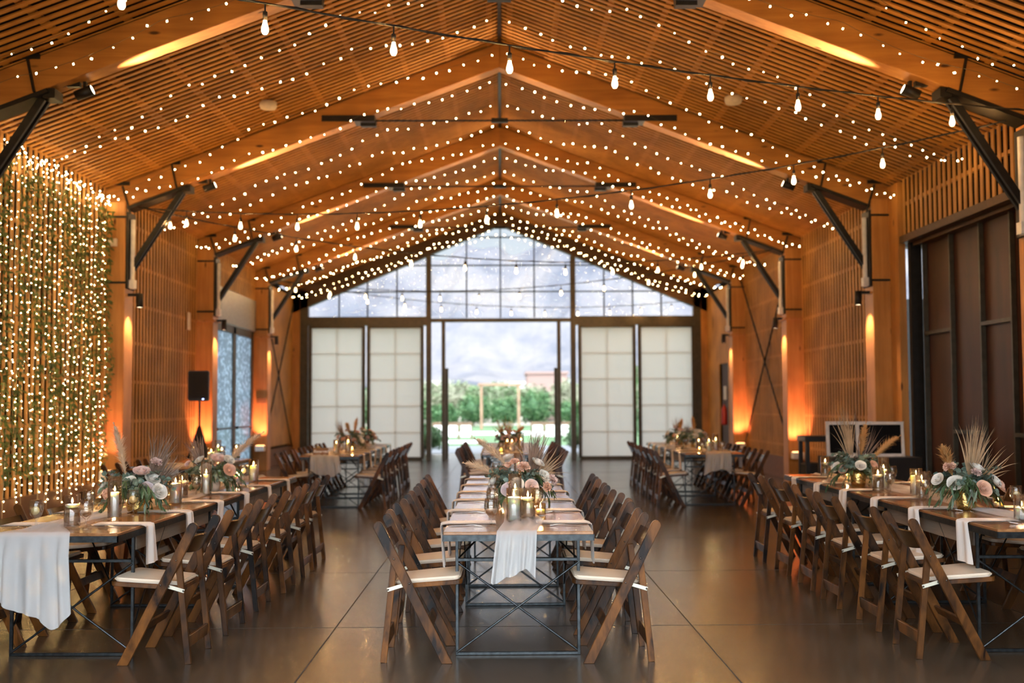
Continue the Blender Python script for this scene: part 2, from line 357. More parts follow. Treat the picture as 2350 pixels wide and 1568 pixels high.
# left wall
w = MB()
slat_wall(w, -1, YB, 14.15, 0.42); slat_wall(w, -1, 14.45, 18.5, 0.42); slat_wall(w, -1, 18.8, 22.85, 3.88)
y = 23.15
while y < YW - 0.1:                                                # closer boards in the last bay
    w.box((-XW + 0.02, y, 2.45), (0.04, 0.105, 3.95)); y += 0.112
w.box((-XW - 0.13, (YB + 19.1) / 2, ZE / 2), (0.10, 19.1 - YB, ZE), m=1); w.box((-XW - 0.13, (23 + YW) / 2, ZE / 2), (0.10, YW - 23, ZE), m=1)
w.box((-XW - 0.13, 20.8, (3.88 + ZE) / 2), (0.10, 4.4, ZE - 3.88), m=1)
w.box((-XW - 0.01, (YB + 18.65) / 2, 0.21), (0.14, 18.65 - YB, 0.42), m=2); w.box((-XW - 0.01, (23 + YW) / 2, 0.21), (0.14, YW - 23, 0.42), m=2)
o = w.build('wall_left', [M['slat_v'], M['deck'], M['base']]); o['kind'] = 'structure'; o['label'] = 'left wall of upright timber slats'
# galvanised header + glazed double door in the left wall
h = MB(); h.box((-XW + 0.0, 20.82, 3.53), (0.10, 4.15, 0.70)); o = h.build('trim_2', M['galv']); o['kind'] = 'structure'; o['label'] = 'grey galvanised header above the left side door'
h = MB(); h.box((-XW - 0.05, 19.15, 1.59), (0.1, 0.75, 3.18)); h.box((-XW - 0.05, 22.72, 1.59), (0.1, 0.36, 3.18)); o = h.build('wall_left', M['frame']); o['kind'] = 'structure'
dr = empty('door_1', (-XW + 0.02, 21.05, 0), 0, 'black framed double door with patterned glass in left wall', kind='structure')
for k, (a, b) in enumerate(((-1.52, 0.0), (0.0, 1.52))):
    fr = MB(); w_ = 0.11
    for yy in (a + w_ / 2, b - w_ / 2): fr.box((0, yy, 1.58), (0.06, w_, 3.12))
    for zz in (0.12, 3.08): fr.box((0, (a + b) / 2, zz), (0.06, b - a, 0.16))
    leaf = fr.build('door_leaf', M['frame'], dr, bev=0.004)
    g = MB(); g.box((0, (a + b) / 2, 1.6), (0.012, b - a - 2 * w_, 2.86)); g.build('glass_pane', M['frost'], leaf)
    pb = MB(); pb.tube([(0.07, a + 0.14, 1.02), (0.07, b - 0.14, 1.02)], 0.018, 8); pb.box((0.05, a + 0.16, 1.02), (0.06, 0.06, 0.06)); pb.box((0.05, b - 0.16, 1.02), (0.06, 0.06, 0.06)); pb.build('push_bar', M['rawsteel'], leaf)

# right wall
w = MB()
slat_wall(w, 1, YB, 13.75, 3.78); slat_wall(w, 1, 14.45, 18.5, 0.42); slat_wall(w, 1, 18.8, 22.85, 0.42)
y = 23.15
while y < YW - 0.1:
    if not 24.5 < y < 25.55: w.box((XW - 0.02, y, 2.45), (0.04, 0.105, 3.95))
    else: w.box((XW - 0.02, y, 3.46), (0.04, 0.105, 1.93))
    y += 0.112
w.box((XW + 0.13, (14.3 + YW) / 2, ZE / 2), (0.10, YW - 14.3, ZE), m=1)
w.box((XW + 0.13, (YB + 14.3) / 2, (3.78 + ZE) / 2), (0.10, 14.3 - YB, ZE - 3.78), m=1)
w.box((XW + 0.01, (14.3 + 24.45) / 2, 0.21), (0.14, 10.1, 0.42), m=2); w.box((XW + 0.01, 26.3, 0.21), (0.14, 1.4, 0.42), m=2)
w.box((XW - 0.03, 14.03, ZE / 2), (0.10, 0.44, ZE), m=3)
o = w.build('wall_right', [M['slat_v'], M['deck'], M['base'], M['glulam_v']]); o['kind'] = 'structure'; o['label'] = 'right wall of upright timber slats'
w = MB(); w.box((XW + 0.32, 5, 3.7), (0.5, 17.6, 0.10)); w.box((XW - 0.03, 5.1, 3.74), (0.12, 17.3, 0.1)); o = w.build('trim_3', M['glulam_dark']); o['kind'] = 'structure'; o['label'] = 'dark track beam above the right barn doors'
# dark barn doors with a steel frame
XD = XW + 0.16
w = MB(); w.box((XD + 0.07, 5.0, 1.87), (0.04, 17.4, 3.74)); o = w.build('door_3', M['corten']); o['kind'] = 'structure'; o['label'] = 'tall dark red barn doors with steel frames, right wall'
s_ = MB()
ys = [13.55, 12.75, 11.95, 11.22, 10.42, 9.5, 8.6, 7.6, 6.4, 5.2, 4]
for k, yy in enumerate(ys):
    s_.box((XD + 0.015, yy, 1.86), (0.06, 0.03, 3.7))
for k in range(len(ys) - 1):
    for zz in ((2.42,) if k % 2 == 0 else (1.1,)) + ((0.06, 3.68)): s_.box((XD + .015, (ys[k] + ys[k + 1]) / 2, zz), (0.06, ys[k] - ys[k + 1], 0.045))
s_.build('door_frame', M['frame'], o)
w = MB(); w.box((XD - 0.05, 13.72, 1.87), (0.16, 0.08, 3.74)); w.box((XW + 0.24, 14.18, 1.475), (0.5, 0.2, 2.95)); w.box((XW + 0.24, 14.18, 4.1), (0.5, 0.2, 0.8)); o = w.build('trim_4', M['steel']); o['kind'] = 'structure'; o['label'] = 'dark steel jamb beside the right barn doors'
w = MB(); w.box((-4.6, YB, 2.2), (2.2, 0.2, 4.6)); w.box((4.6, YB, 2.2), (2.2, 0.2, 4.6)); w.prism([(-5.8, 4.3), (5.8, 4.3), (5.8, 4.75), (0, 6.95), (-5.8, 4.75)], YB - .1, YB + .1)  # added unseen wall; its opening narrows the daylight coming from behind the camera
o = w.build('wall_light_blocker', M['slat_v']); o['kind'] = 'structure'
# doorway in right wall with extinguisher
dw = MB(); dw.box((XW + 0.05, 25.0, 1.25), (0.06, 1.0, 2.5)); o = dw.build('door_4', M['corten']); o['kind'] = 'structure'; o['label'] = 'dark doorway in the right wall near the end'
ex = empty('fire_extinguisher', (XW - 0.10, 24.75, 0.95), 0, 'red fire extinguisher hanging by the dark doorway on right wall', 'fire extinguisher')
m_ = MB(); m_.lathe([(0.0, 0), (0.07, 0.01), (0.075, 0.05), (0.075, 0.38), (0.05, 0.45), (0.02, 0.48), (0.02, 0.52), (0, 0.52)]); m_.build('cylinder_body', plain('extinguisher red', (0.55, 0.03, 0.02), 0.3), ex)
m_ = MB(); m_.box((0, 0, 0.54), (0.03, 0.14, 0.03)); m_.tube([(0, 0.04, 0.5), (0, 0.10, 0.42), (0, 0.09, 0.2)], 0.012); m_.build('hose_valve', M['black'], ex)
m_ = MB(); m_.box((0, 0, 0), (0.02, 0.26, 0.34)); tag(m_.build('notice_sign', M['whitewood'], loc=(XW - 0.05, 24.85, 1.75), bev=0.003), 'small white notice above the fire extinguisher on right wall', 'sign')

# ------------------------------------------------------------------ end wall (glazed gable, sliding doors)
KY = YW
GZ = lambda x: 6.37 - 0.425 * abs(x)
def fbar(mb, x0, x1, z0, z1, dep=0.12, y=KY, m=0): mb.box(((x0 + x1) / 2, y, (z0 + z1) / 2), (abs(x1 - x0), dep, abs(z1 - z0)), m=m)
w = MB()
fbar(w, -5.42, -5.20, 0, 4.6, 0.2); fbar(w, 5.24, 5.44, 0, 4.6, 0.2)
fbar(w, -2.02, -1.88, 0, GZ(1.95), 0.16); fbar(w, 1.90, 2.04, 0, GZ(1.97), 0.16)
fbar(w, -5.2, -2.0, 3.64, 3.88, 0.2); fbar(w, 2.0, 5.24, 3.64, 3.88, 0.2); fbar(w, -1.9, 1.9, 3.73, 3.83, 0.16)
o = w.build('window_1', M['frame'], bev=0.006); o['kind'] = 'structure'; o['label'] = 'steel framed glazed gable and door wall at far end'
w = MB()
for x in (-4.38, -3.61, -2.81, -0.92, 0.0, 0.92, 2.82, 3.60, 4.38): fbar(w, x - 0.018, x + 0.018, 3.85, GZ(x), 0.05)
for z in (4.56, 5.28, 6.05):
    xm = (6.37 - z) / 0.425; fbar(w, -xm, xm, z - 0.016, z + 0.016, 0.05)
w.build('muntin', M['steel'], o)
w = MB()
w.prism([(-5.2, 3.85), (5.24, 3.85), (5.24, GZ(5.24)), (0, 6.37), (-5.2, GZ(5.2))], KY + 0.02, KY + 0.03); w.build('glass_pane', M['pane'], o)
w = MB()
for sg in (-1, 1):
    w.add([(0, KY - .10, 6.37), (0, KY - .10, 7.0), (sg * 5.7, KY - .10, 4.75), (sg * 5.7, KY - .10, 6.37 - .425 * 5.7),
           (0, KY + .14, 6.37), (0, KY + .14, 7.0), (sg * 5.7, KY + .14, 4.75), (sg * 5.7, KY + .14, 6.37 - .425 * 5.7)],
          [(0, 1, 2, 3), (7, 6, 5, 4), (0, 3, 7, 4), (1, 5, 6, 2)])
o = w.build('trim_5', M['glulam_dark']); o['kind'] = 'structure'; o['label'] = 'dark sloping gable rafters above the end windows'
w = MB(); fbar(w, -5.80, -5.42, 0, 4.75, 0.2); fbar(w, 5.44, 5.80, 0, 4.75, 0.2); o = w.build('wall_far', M['glulam_v']); o['kind'] = 'structure'
w = MB()
for sg in (-1, 1):
    for dx in (0.0, 0.16): w.bar((sg * (4.70 - dx), KY + 0.35, 3.8), (sg * (5.15 - 0.62 - dx), KY + 0.35, 4.50 + dx * 0.3), 0.03, 0.03)
for k, (x0, x1) in enumerate(((-5.14, -3.70), (-3.57, -2.12), (2.14, 3.62), (3.76, 5.22))):
    nm = ['leftmost', 'inner left', 'inner right', 'rightmost'][k]
    d_ = empty('door_%d' % (5 + k), ((x0 + x1) / 2, KY - 0.10, 0), 0, nm + ' sliding door panel of white translucent sheet in end wall', kind='structure')
    hw = (x1 - x0) / 2; fr = MB()
    for x in (-hw, hw): fr.box((x, 0, 1.83), (0.09, 0.07, 3.60))
    for z in (0.045, 3.61): fr.box((0, 0, z), (2 * hw, 0.07, 0.09))
    fr.build('door_frame', M['frame'], d_, bev=0.004)
    pn = MB(); pn.box((0, 0.0, 1.82), (2 * hw - 0.09, 0.006, 3.52)); pn.build('translucent_panel', M['panel'], d_)
    gr = MB(); gr.box((0, 0.03, 1.82), (0.03, 0.004, 3.5))
    for z in (0.76, 1.47, 2.18, 2.88): gr.box((0, 0.03, z), (2 * hw, 0.004, 0.03))
    gr.build('grid_bar', M['grid'], d_)
for x in (-1.55, 1.58):
    w = MB(); fbar(w, x - 0.05, x + 0.05, 0, 3.73, 0.10, KY - 0.02); fbar(w, x - 0.012, x + 0.10 * (1 if x < 0 else -1), 0.0, 2.5, 0.02, KY + 0.6)
    o = w.build('trim_%d' % (6 if x < 0 else 7), M['frame'], bev=0.004); o['kind'] = 'structure'; o['label'] = ('left' if x < 0 else 'right') + ' steel post in the open end doorway'

# ------------------------------------------------------------------ glulam frames
RH = 0.34                                                            # rafter depth
def frame_half(sg, Y, n):
    side = 'left' if sg < 0 else 'right'
    lab = '%s half of the timber portal, %s' % (side, FN[n])
    root = empty('trim_%d' % (10 + 2 * n + (sg > 0)), (sg * XC, Y, 0), 0, lab, kind='structure')
    L = lambda x, z, y=0.0: (x - sg * XC, y, z)
    r = MB(); hw = 0.11
    pts = [(0, ZR), (0, ZR + RH * 1.05), (sg * (XW + 0.05), ZR + RH * 1.05 - SLOPE * (XW + 0.05)), (sg * (XW + 0.05), ZR - SLOPE * (XW + 0.05))]
    r.prism([(x - sg * XC, z) for x, z in pts], -hw, hw); r.build('rafter', M['glulam'], root, bev=0.006)
    c_ = MB(); c_.box(L(sg * (XC + 0.17), 2.2), (0.33, 0.34, 4.4)); c_.build('column', M['glulam_v'], root, bev=0.008)
    s_ = MB(); xi = sg * (XC - 0.012)
    s_.box(L(xi, 3.70), (0.03, 0.30, 1.10)); s_.bar(L(sg * XC, ZR - SLOPE * XC - 0.03), L(sg * 4.50, ZR - SLOPE * 4.5 - 0.03), 0.26, 0.045, side=(0, 1, 0))
    s_.box(L(sg * 4.50, ZR - SLOPE * 4.5 - 0.05), (0.12, 0.2, 0.10))
    for z in (4.17, 3.23): s_.box(L(sg * (XC + 0.16), z, -0.18), (0.36, 0.015, 0.03)); s_.box(L(sg * (XC + 0.35), z, -0.19), (0.05, 0.04, 0.18))
    s_.build('steel_shoe', M['steel'], root, bev=0.004)
    b = MB()
    for dy in (-0.045, 0.045): b.bar(L(sg * (XC - 0.03), 3.44, dy), L(sg * 4.58, 4.56, dy), 0.04, 0.075, side=(0, 1, 0))
    b.build('knee_brace', M['steel'], root, bev=0.003)
    hg = MB(); hg.bar(L(sg * 4.63, 4.60, -0.125), L(sg * 4.70, 4.93, -0.125), 0.03, 0.02); hg.box(L(sg * 4.70, 4.96, -0.125), (0.24, 0.02, 0.05))
    hg.bar(L(sg * 5.28, 4.22, -0.125), L(sg * 5.40, 4.62, -0.125), 0.03, 0.02); hg.box(L(sg * 5.42, 4.66, -0.125), (0.24, 0.02, 0.05)); hg.build('hanger_strap', M['steel'], root)
    cd = MB(); cd.tube([L(sg * (XC - 0.06), z, -0.05) for z in (3.15, 3.5, 4.15)], 0.035, 8); cd.box(L(sg * (XC - 0.06), 3.22, -0.05), (0.09, 0.10, 0.12)); cd.build('conduit', M['white_paint'], root)
    cp = MB(); zc = 5.60; a = sg * 1.80; b_ = sg * 2.56
    cp.box(L((a + b_) / 2, zc), (abs(b_ - a), 0.26, 0.085)); cp.box(L(sg * 1.9, zc - 0.05), (0.22, 0.10, 0.08)); cp.tube([L(a, zc), L(0, zc)], 0.014, 6)
    if sg < 0: cp.box(L(0, zc), (0.24, 0.06, 0.06))
    cp.build('collar_tie', M['steel'], root)
    if n >= 3:
        lg = MB(); lg.box(L(sg * (XC + 0.17), 3.06), (0.40, 0.41, 0.035)); lg.build('ledge_band', M['glulam_v'], root)
for n, Y in enumerate(YT):
    for sg in (-1, 1): frame_half(sg, Y, n)
rb = MB()
for Y in YT: rb.box((0, Y, ZR + 0.42), (0.16, 0.4, 0.10))
rb.box((0, (YB + YW) / 2, CZ(0, 0.0)), (0.05, YW - YB, 0.04)); o = rb.build('trim_8', M['steel']); o['kind'] = 'structure'; o['label'] = 'dark ridge line with steel node plates'

# rod bracing in two bays, outlets, detectors
def xbrace(sg, y0, y1, z0, z1, lab):
    o = empty('rod_brace', (sg * (XW - 0.10), (y0 + y1) / 2, z0), 0, lab, 'brace'); h = (y1 - y0) / 2
    for s in (-1, 1):
        b = MB(); b.tube([(-sg * 0.012 * (1 + s), -h * s, 0), (-sg * 0.012 * (1 + s), h * s, z1 - z0)], 0.018, 8); b.build('rod', M['steel'], o)
xbrace(1, 18.95, 22.75, 0.5, 4.3, 'crossed steel rods over slats between the orange lit right columns')
xbrace(-1, 23.25, 26.6, 0.4, 4.2, 'crossed steel rods on the last timber bay of left wall')
b = MB(); b.box((0, 0, 0), (0.13, 0.03, 0.11)); b.box((0, -0.02, 0), (0.06, 0.01, 0.06)); tag(b.build('outlet_box', M['plate_cream'], loc=(-5.50, 14.10, 3.80), bev=0.003), 'cream power outlet box on front left column', 'outlet')
b = MB(); b.box((0, 0, 0), (0.02, 0.16, 0.32)); tag(b.build('wall_plaque', M['plate_cream'], loc=(-XW + 0.06, 17.9, 3.0), bev=0.01), 'small pale oval plaque on slats beside second left column', 'plaque')
b = MB(); b.box((0, 0, 0), (0.22, 0.02, 0.12)); tag(b.build('wall_plaque', M['sign'], loc=(-5.46, 22.80, 1.60), bev=0.003), 'small brown plaque on the third left column', 'plaque')
for sg, yy in ((-1, 13.2), (1, 13.0)):
    b = MB(); b.lathe([(0, -0.09), (0.10, -0.085), (0.115, -0.05), (0.115, 0.0), (0, 0.0)]); x = sg * 3.1
    tag(b.build('smoke_detector', M['plate_cream'], loc=(x, yy, CZ(x, -0.005))), 'round pale smoke detector on the %s ceiling slope' % ('left' if sg < 0 else 'right'), 'smoke detector', 'smoke detectors on the slatted ceiling')

# ------------------------------------------------------------------ fixed light fittings
def spotlight(sg, Y, n):
    x = sg * 4.20; z = ZR - SLOPE * 4.2 - 0.05
    r = empty('spotlight', (x, Y + 0.06, z - 0.06), 0, 'black spotlight under %s ceiling slope at the %s' % ('left' if sg < 0 else 'right', FN[n]), 'spotlight', 'spotlights aimed along the timber rafters')
    d = V((-sg, 0, SLOPE + 0.02)).normalized(); q = d.to_track_quat('Z', 'Y').to_matrix()
    b = MB(); b.lathe([(0, -0.10), (0.05, -0.10), (0.055, 0.08), (0.05, 0.08)], M=q, n=14); b.build('lamp_head', M['steel'], r)
    e = MB(); e.lathe([(0, 0.075), (0.048, 0.075)], M=q, n=14); e.build('lens', M['lens'], r)
    k = MB(); k.box((sg * 0.12, -0.02, 0.07), (0.16, 0.06, 0.05)); k.box((0, 0.0, 0.06), (0.03, 0.05, 0.09)); k.build('mount', M['steel'], r)
    aim(lamp('spotlight_lamp', 'SPOT', SPOT_W, (1.0, 0.72, 0.66), d * 0.10 + V((0, -0.05, 0)), r, 0.03, spot=30, blend=1.0), V((-sg, -0.01, SLOPE + 0.015)))
def downlight(sg, Y, n):
    x = sg * (XC - 0.16); z = 2.95
    r = empty('downlight', (x, Y - 0.02, z), 0, 'small black downlight on an arm, %s column of the %s' % ('left' if sg < 0 else 'right', FN[n]), 'downlight', 'downlights on the column arms')
    b = MB(); b.lathe([(0, 0.14), (0.045, 0.14), (0.05, -0.06), (0.045, -0.06)], n=14); b.build('lamp_head', M['steel'], r)
    e = MB(); e.lathe([(0, -0.055), (0.045, -0.055)], n=14); e.build('lens', M['lens'], r)
    k = MB(); k.box((sg * 0.10, 0, 0.12), (0.14, 0.04, 0.04)); k.build('arm', M['steel'], r)
    aim(lamp('downlight_lamp', 'SPOT', DOWN_W, (1.0, 0.62, 0.42), (0, 0, -0.07), r, 0.03, spot=80, blend=0.9), V((sg * 0.28, 0, -1)))
def uplight(sg, Y, n, pw):
    x = sg * (XC + 0.10); z = 0.52
    r = empty('uplight', (x, Y - 0.42, z), 0, 'glowing orange uplight on %s column of the %s' % ('left' if sg < 0 else 'right', FN[n]), 'uplight', 'orange uplights at the column feet')
    b = MB(); b.box((0, 0, 0), (0.20, 0.16, 0.12)); b.box((0, 0.17, -0.02), (0.08, 0.22, 0.06)); b.build('housing', M['whitewood'], r, bev=0.006)
    e = MB(); e.box((0, 0, 0.065), (0.16, 0.12, 0.012)); e.build('lens', M['uplens'], r)
    aim(lamp('uplight_lamp', 'SPOT', pw, ORANGE, (0, 0.0, 0.09), r, 0.05, spot=95, blend=0.8), V((sg * 0.02, 0.16, 1)))
SPOT_W, DOWN_W, UP_W = 1400, 60, 170
for n, Y in enumerate(YT):
    for sg in (-1, 1):
        spotlight(sg, Y, n)
        if n >= 2: downlight(sg, Y, n)
        if n >= 3 or (n == 2 and sg < 0): uplight(sg, Y, n, UP_W * (0.35 if n == 2 else 1.0))
# ------------------------------------------------------------------ cafe lights with large clear bulbs
def bulb_proto():
    r = MB(); r.lathe([(0, 0.0), (0.016, 0.0), (0.018, -0.02), (0.016, -0.06), (0, -0.06)], n=10); r.tube([(0, 0, 0.06), (0, 0, 0)], 0.006, 6)
    b = MB(); b.lathe([(0.013, -0.06), (0.017, -0.082), (0.026, -0.115), (0.026, -0.135), (0.016, -0.155), (0, -0.160)], n=12)
    return r.mesh('bulb_socket', M['cable']), b.mesh('edison_bulb', M['edison'])
SOCK, BULB = bulb_proto()
CAFE_W = 29.0
def cafe(a, b, sag, n0, n1, off, lab):
    a, b = V(a), V(b); D = (b - a).to_2d().length
    def pt(s): t = s / D; return V((a.x + (b.x - a.x) * t, a.y + (b.y - a.y) * t, a.z + (b.z - a.z) * t - sag * 4 * t * (1 - t)))
    r = empty('string_light', a, 0, lab, 'string light', 'cafe light strings zigzagging across the hall')
    m_ = MB(); k = 60
    pts = [pt(D * i / k) - a for i in range(k + 1)]
    m_.tube(pts, 0.008, 5); m_.tube([p + V((0, 0.012 * math.sin(i * 1.7), 0.012 * math.cos(i * 1.7))) for i, p in enumerate(pts)], 0.004, 4)
    m_.build('cable', M['cable'], r, fixn=False)
    s = off
    while s < D - 0.3:
        p = pt(s) - a
        so = place(SOCK, 'bulb_socket', r, p - V((0, 0, 0.06))); place(BULB, 'edison_bulb', so)
        lamp('bulb_lamp', 'POINT', CAFE_W, WARM2, (0, 0, -0.125), so, 0.034); s += 0.9166
    return r
# cable sits 0.18 m above bulb centre
cafe((-5.28, 5.15, 4.42), (5.28, 9.70, 4.36), 0.19, 0, 0, 0.0 + (2.834 * 1.0881 - 0.9166 * 3), 'nearest string of big clear bulbs, sloping down to the right')
cafe((5.28, 9.95, 4.36), (-5.28, 14.29, 4.34), 0.43, 0, 0, 0.9166 * 0.39 + 0.03, 'second string of big clear bulbs, crossing left of the first')
cafe((-5.28, 14.30, 4.36), (5.28, 18.65, 4.40), 0.50, 0, 0, 0.5, 'third string of big clear bulbs, hanging before the gable window')
cafe((5.28, 18.65, 4.40), (-5.28, 23.0, 4.40), 0.50, 0, 0, 0.7, 'fourth string of big clear bulbs, hanging behind the third')
cafe((-5.28, 23.0, 4.40), (5.28, 26.8, 4.30), 0.40, 0, 0, 0.4, 'farthest string of big clear bulbs, close to the gable window')

# ------------------------------------------------------------------ fairy lights under the ceiling
fb = MB(); fb.add([(0, 0, -.012), (0, 0, .012)] + [(.0095 * math.cos(a * PI / 2), .0095 * math.sin(a * PI / 2), 0) for a in range(4)], [f_ for a in range(4) for f_ in ((0, 2 + (a + 1) % 4, 2 + a), (1, 2 + a, 2 + (a + 1) % 4))])
FB = fb.mesh('fairy_bulb', M['fairy']); FBC = fb.mesh('fairy_bulb', M['fairy_c'])
FAIRY_W = 3.0
def fairy(sg, y0, y1, ph, lab, grp):
    r = empty('fairy_light_strand', (0, y0, 5.9), 0, lab, 'fairy lights', grp); Lx = 5.45; rr = random.Random(int(y0 * 100) + (sg > 0))
    sup = sorted([0.0, 0.30 + rr.uniform(-.05, .05), 0.62 + rr.uniform(-.06, .06), 0.86 + rr.uniform(-.04, .04), 1.0])
    dz = [rr.uniform(-0.10, 0.04) for _ in sup]; dz[0] = -0.30; dz[-1] = 0.05
    def pt(t):
        i = max(k for k in range(4) if sup[k] <= t + 1e-9); u = (t - sup[i]) / (sup[i + 1] - sup[i])
        x = sg * (0.12 + (Lx - 0.12) * t); y = y0 + (y1 - y0) * t ** 1.6
        z = ZR + 0.02 - SLOPE * abs(x) + dz[i] * (1 - u) + dz[i + 1] * u - 0.50 * (sup[i + 1] - sup[i]) * 4 * u * (1 - u) * 0.55
        return V((x, y - y0, z - 5.9))
    n = 31; ts = [k / (n - 1) for k in range(n)]
    w_ = MB(); w_.tube([pt(k / 60) for k in range(61)], 0.0022, 3, cap=False); w_.build('wire', M['wire_g'], r, fixn=False)
    for k, t in enumerate(ts):
        p = pt(t) + V((rr.uniform(-.03, .03), rr.uniform(-.03, .03), rr.uniform(-.05, .0)))
        place(FB, 'fairy_bulb', r, p, (rr.uniform(0, 3), rr.uniform(0, 3), 0), rr.choice((0.7, 1.0, 1.0, 1.15, 1.3)))
bays = [('first', 5.9, 9.7), ('second', 10.2, 14.1), ('third', 14.6, 18.45), ('fourth', 18.9, 22.8), ('last', 23.2, 26.6)]
for bn, ya, yb in bays:
    for sg in (-1, 1):
        nn = 4
        for k in range(nn):
            y = ya + 0.3 + (yb - ya - 0.6) * k / (nn - 1); ye = ya + (yb - ya) * (0.36 if k < nn / 2 else 0.80) + 0.12 * k
            fairy(sg, y, ye, 0, 'strand of tiny warm lights under the %s ceiling slope, %s' % ('left' if sg < 0 else 'right', {'first': 'bay nearest the camera', 'second': 'second bay', 'third': 'third bay', 'fourth': 'fourth bay', 'last': 'bay by the end window'}[bn]),
                  'tiny lights, %s slope, %s bay' % ('left' if sg < 0 else 'right', bn))

# ------------------------------------------------------------------ curtain of lights and vines on the left wall
R = random.Random(3)
ky = 10.95; i = 0
while ky < 14.12:
    r = empty('curtain_light_strand', (-XW + 0.07, ky, 0), 0, 'hanging strand of tiny lights in the curtain on left wall', 'fairy lights', 'hanging light strands of the curtain on the left wall')
    ph = R.uniform(0, 6); am = R.uniform(0.01, 0.05); bot = R.uniform(0.15, 0.5)
    def cp(z, ph=ph, am=am): return V((0.02 + 0.02 * math.sin(z * 2 + ph), am * math.sin(z * 1.1 + ph) + 0.015 * math.sin(z * 5 + ph), z))
    nb = 37; w_ = MB(); w_.tube([cp(bot + (4.38 - bot) * k / 40) for k in range(41)], 0.003, 3, cap=False); w_.build('wire', M['wire'], r, fixn=False)
    for k in range(nb):
        z = bot + (4.36 - bot) * (k + R.uniform(-.25, .25) + .3) / nb
        place(FBC, 'fairy_bulb', r, cp(z) + V((0.012, R.uniform(-.02, .02), 0)), (1.57, 0, R.uniform(0, 3)), R.choice((0.38, 0.46, 0.54, 0.62)))
    ky += 0.122; i += 1
r = empty('curtain_light_strand', (-XW + 0.10, 11, 4.40), 0, 'line of tiny lights along the top edge of the curtain', 'fairy lights')
w_ = MB(); w_.tube([(0, 3.1 * k / 30, 0.02 * math.sin(k)) for k in range(31)], 0.003, 3, cap=False); w_.build('wire', M['wire'], r, fixn=False)
for k in range(90):
    place(FBC, 'fairy_bulb', r, (R.uniform(0, .10), 3.1 * k / 90, R.uniform(-.10, .06)), (0, 0, 0), 0.8)
def leaf(mb, p, d, L, w, nrm, m=0, curl=0.25):
    d = V(d).normalized(); s = d.cross(V(nrm)); s = s.normalized() if s.length > 1e-4 else V((1, 0, 0)); n_ = s.cross(d)
    P_ = lambda t, u: V(p) + d * (L * t) + s * (w * u) - n_ * (curl * L * t * t)
    vs = [P_(0, 0), P_(.3, -.45), P_(.3, .45), P_(.65, -.42), P_(.65, .42), P_(1, 0), P_(.3, 0) + n_ * w * -.12, P_(.65, 0) + n_ * w * -.12]
    mb.add(vs, [(0, 1, 6), (0, 6, 2), (1, 3, 7, 6), (6, 7, 4, 2), (3, 5, 7), (7, 5, 4)], m, True)
def rvec(rr): return V((rr.uniform(-1, 1), rr.uniform(-1, 1), rr.uniform(-1, 1))).normalized()
for k, yy in enumerate((11.15, 11.52, 11.88, 12.24, 12.60, 12.96, 13.32, 13.68, 14.02)):
    r_ = MB(); zb = R.uniform(0.45, 0.9); pts = [V((0.03 * math.sin(z * 3 + k), 0.05 * math.sin(z * 1.6 + k * 2), z)) for z in [zb + (4.3 - zb) * q / 50 for q in range(51)]]
    r_.tube(pts, 0.004, 4, m=1)
    for q in range(560):
        t = R.random(); p = pts[int(t * 50)]; dd = rvec(R); dd.z -= 0.8; dd.x = abs(dd.x) * .6
        leaf(r_, p + V((R.uniform(0, .07), R.gauss(0, .05), 0)), dd, R.uniform(.05, .10), R.uniform(.016, .028), rvec(R))
    tag(r_.build('vine_garland', [M['leaf'], M['stem']], loc=(-XW + 0.09, yy, 0), fixn=False), 'leafy green vine garland hanging among the curtain lights', 'garland', 'vine garlands hanging on the left wall')

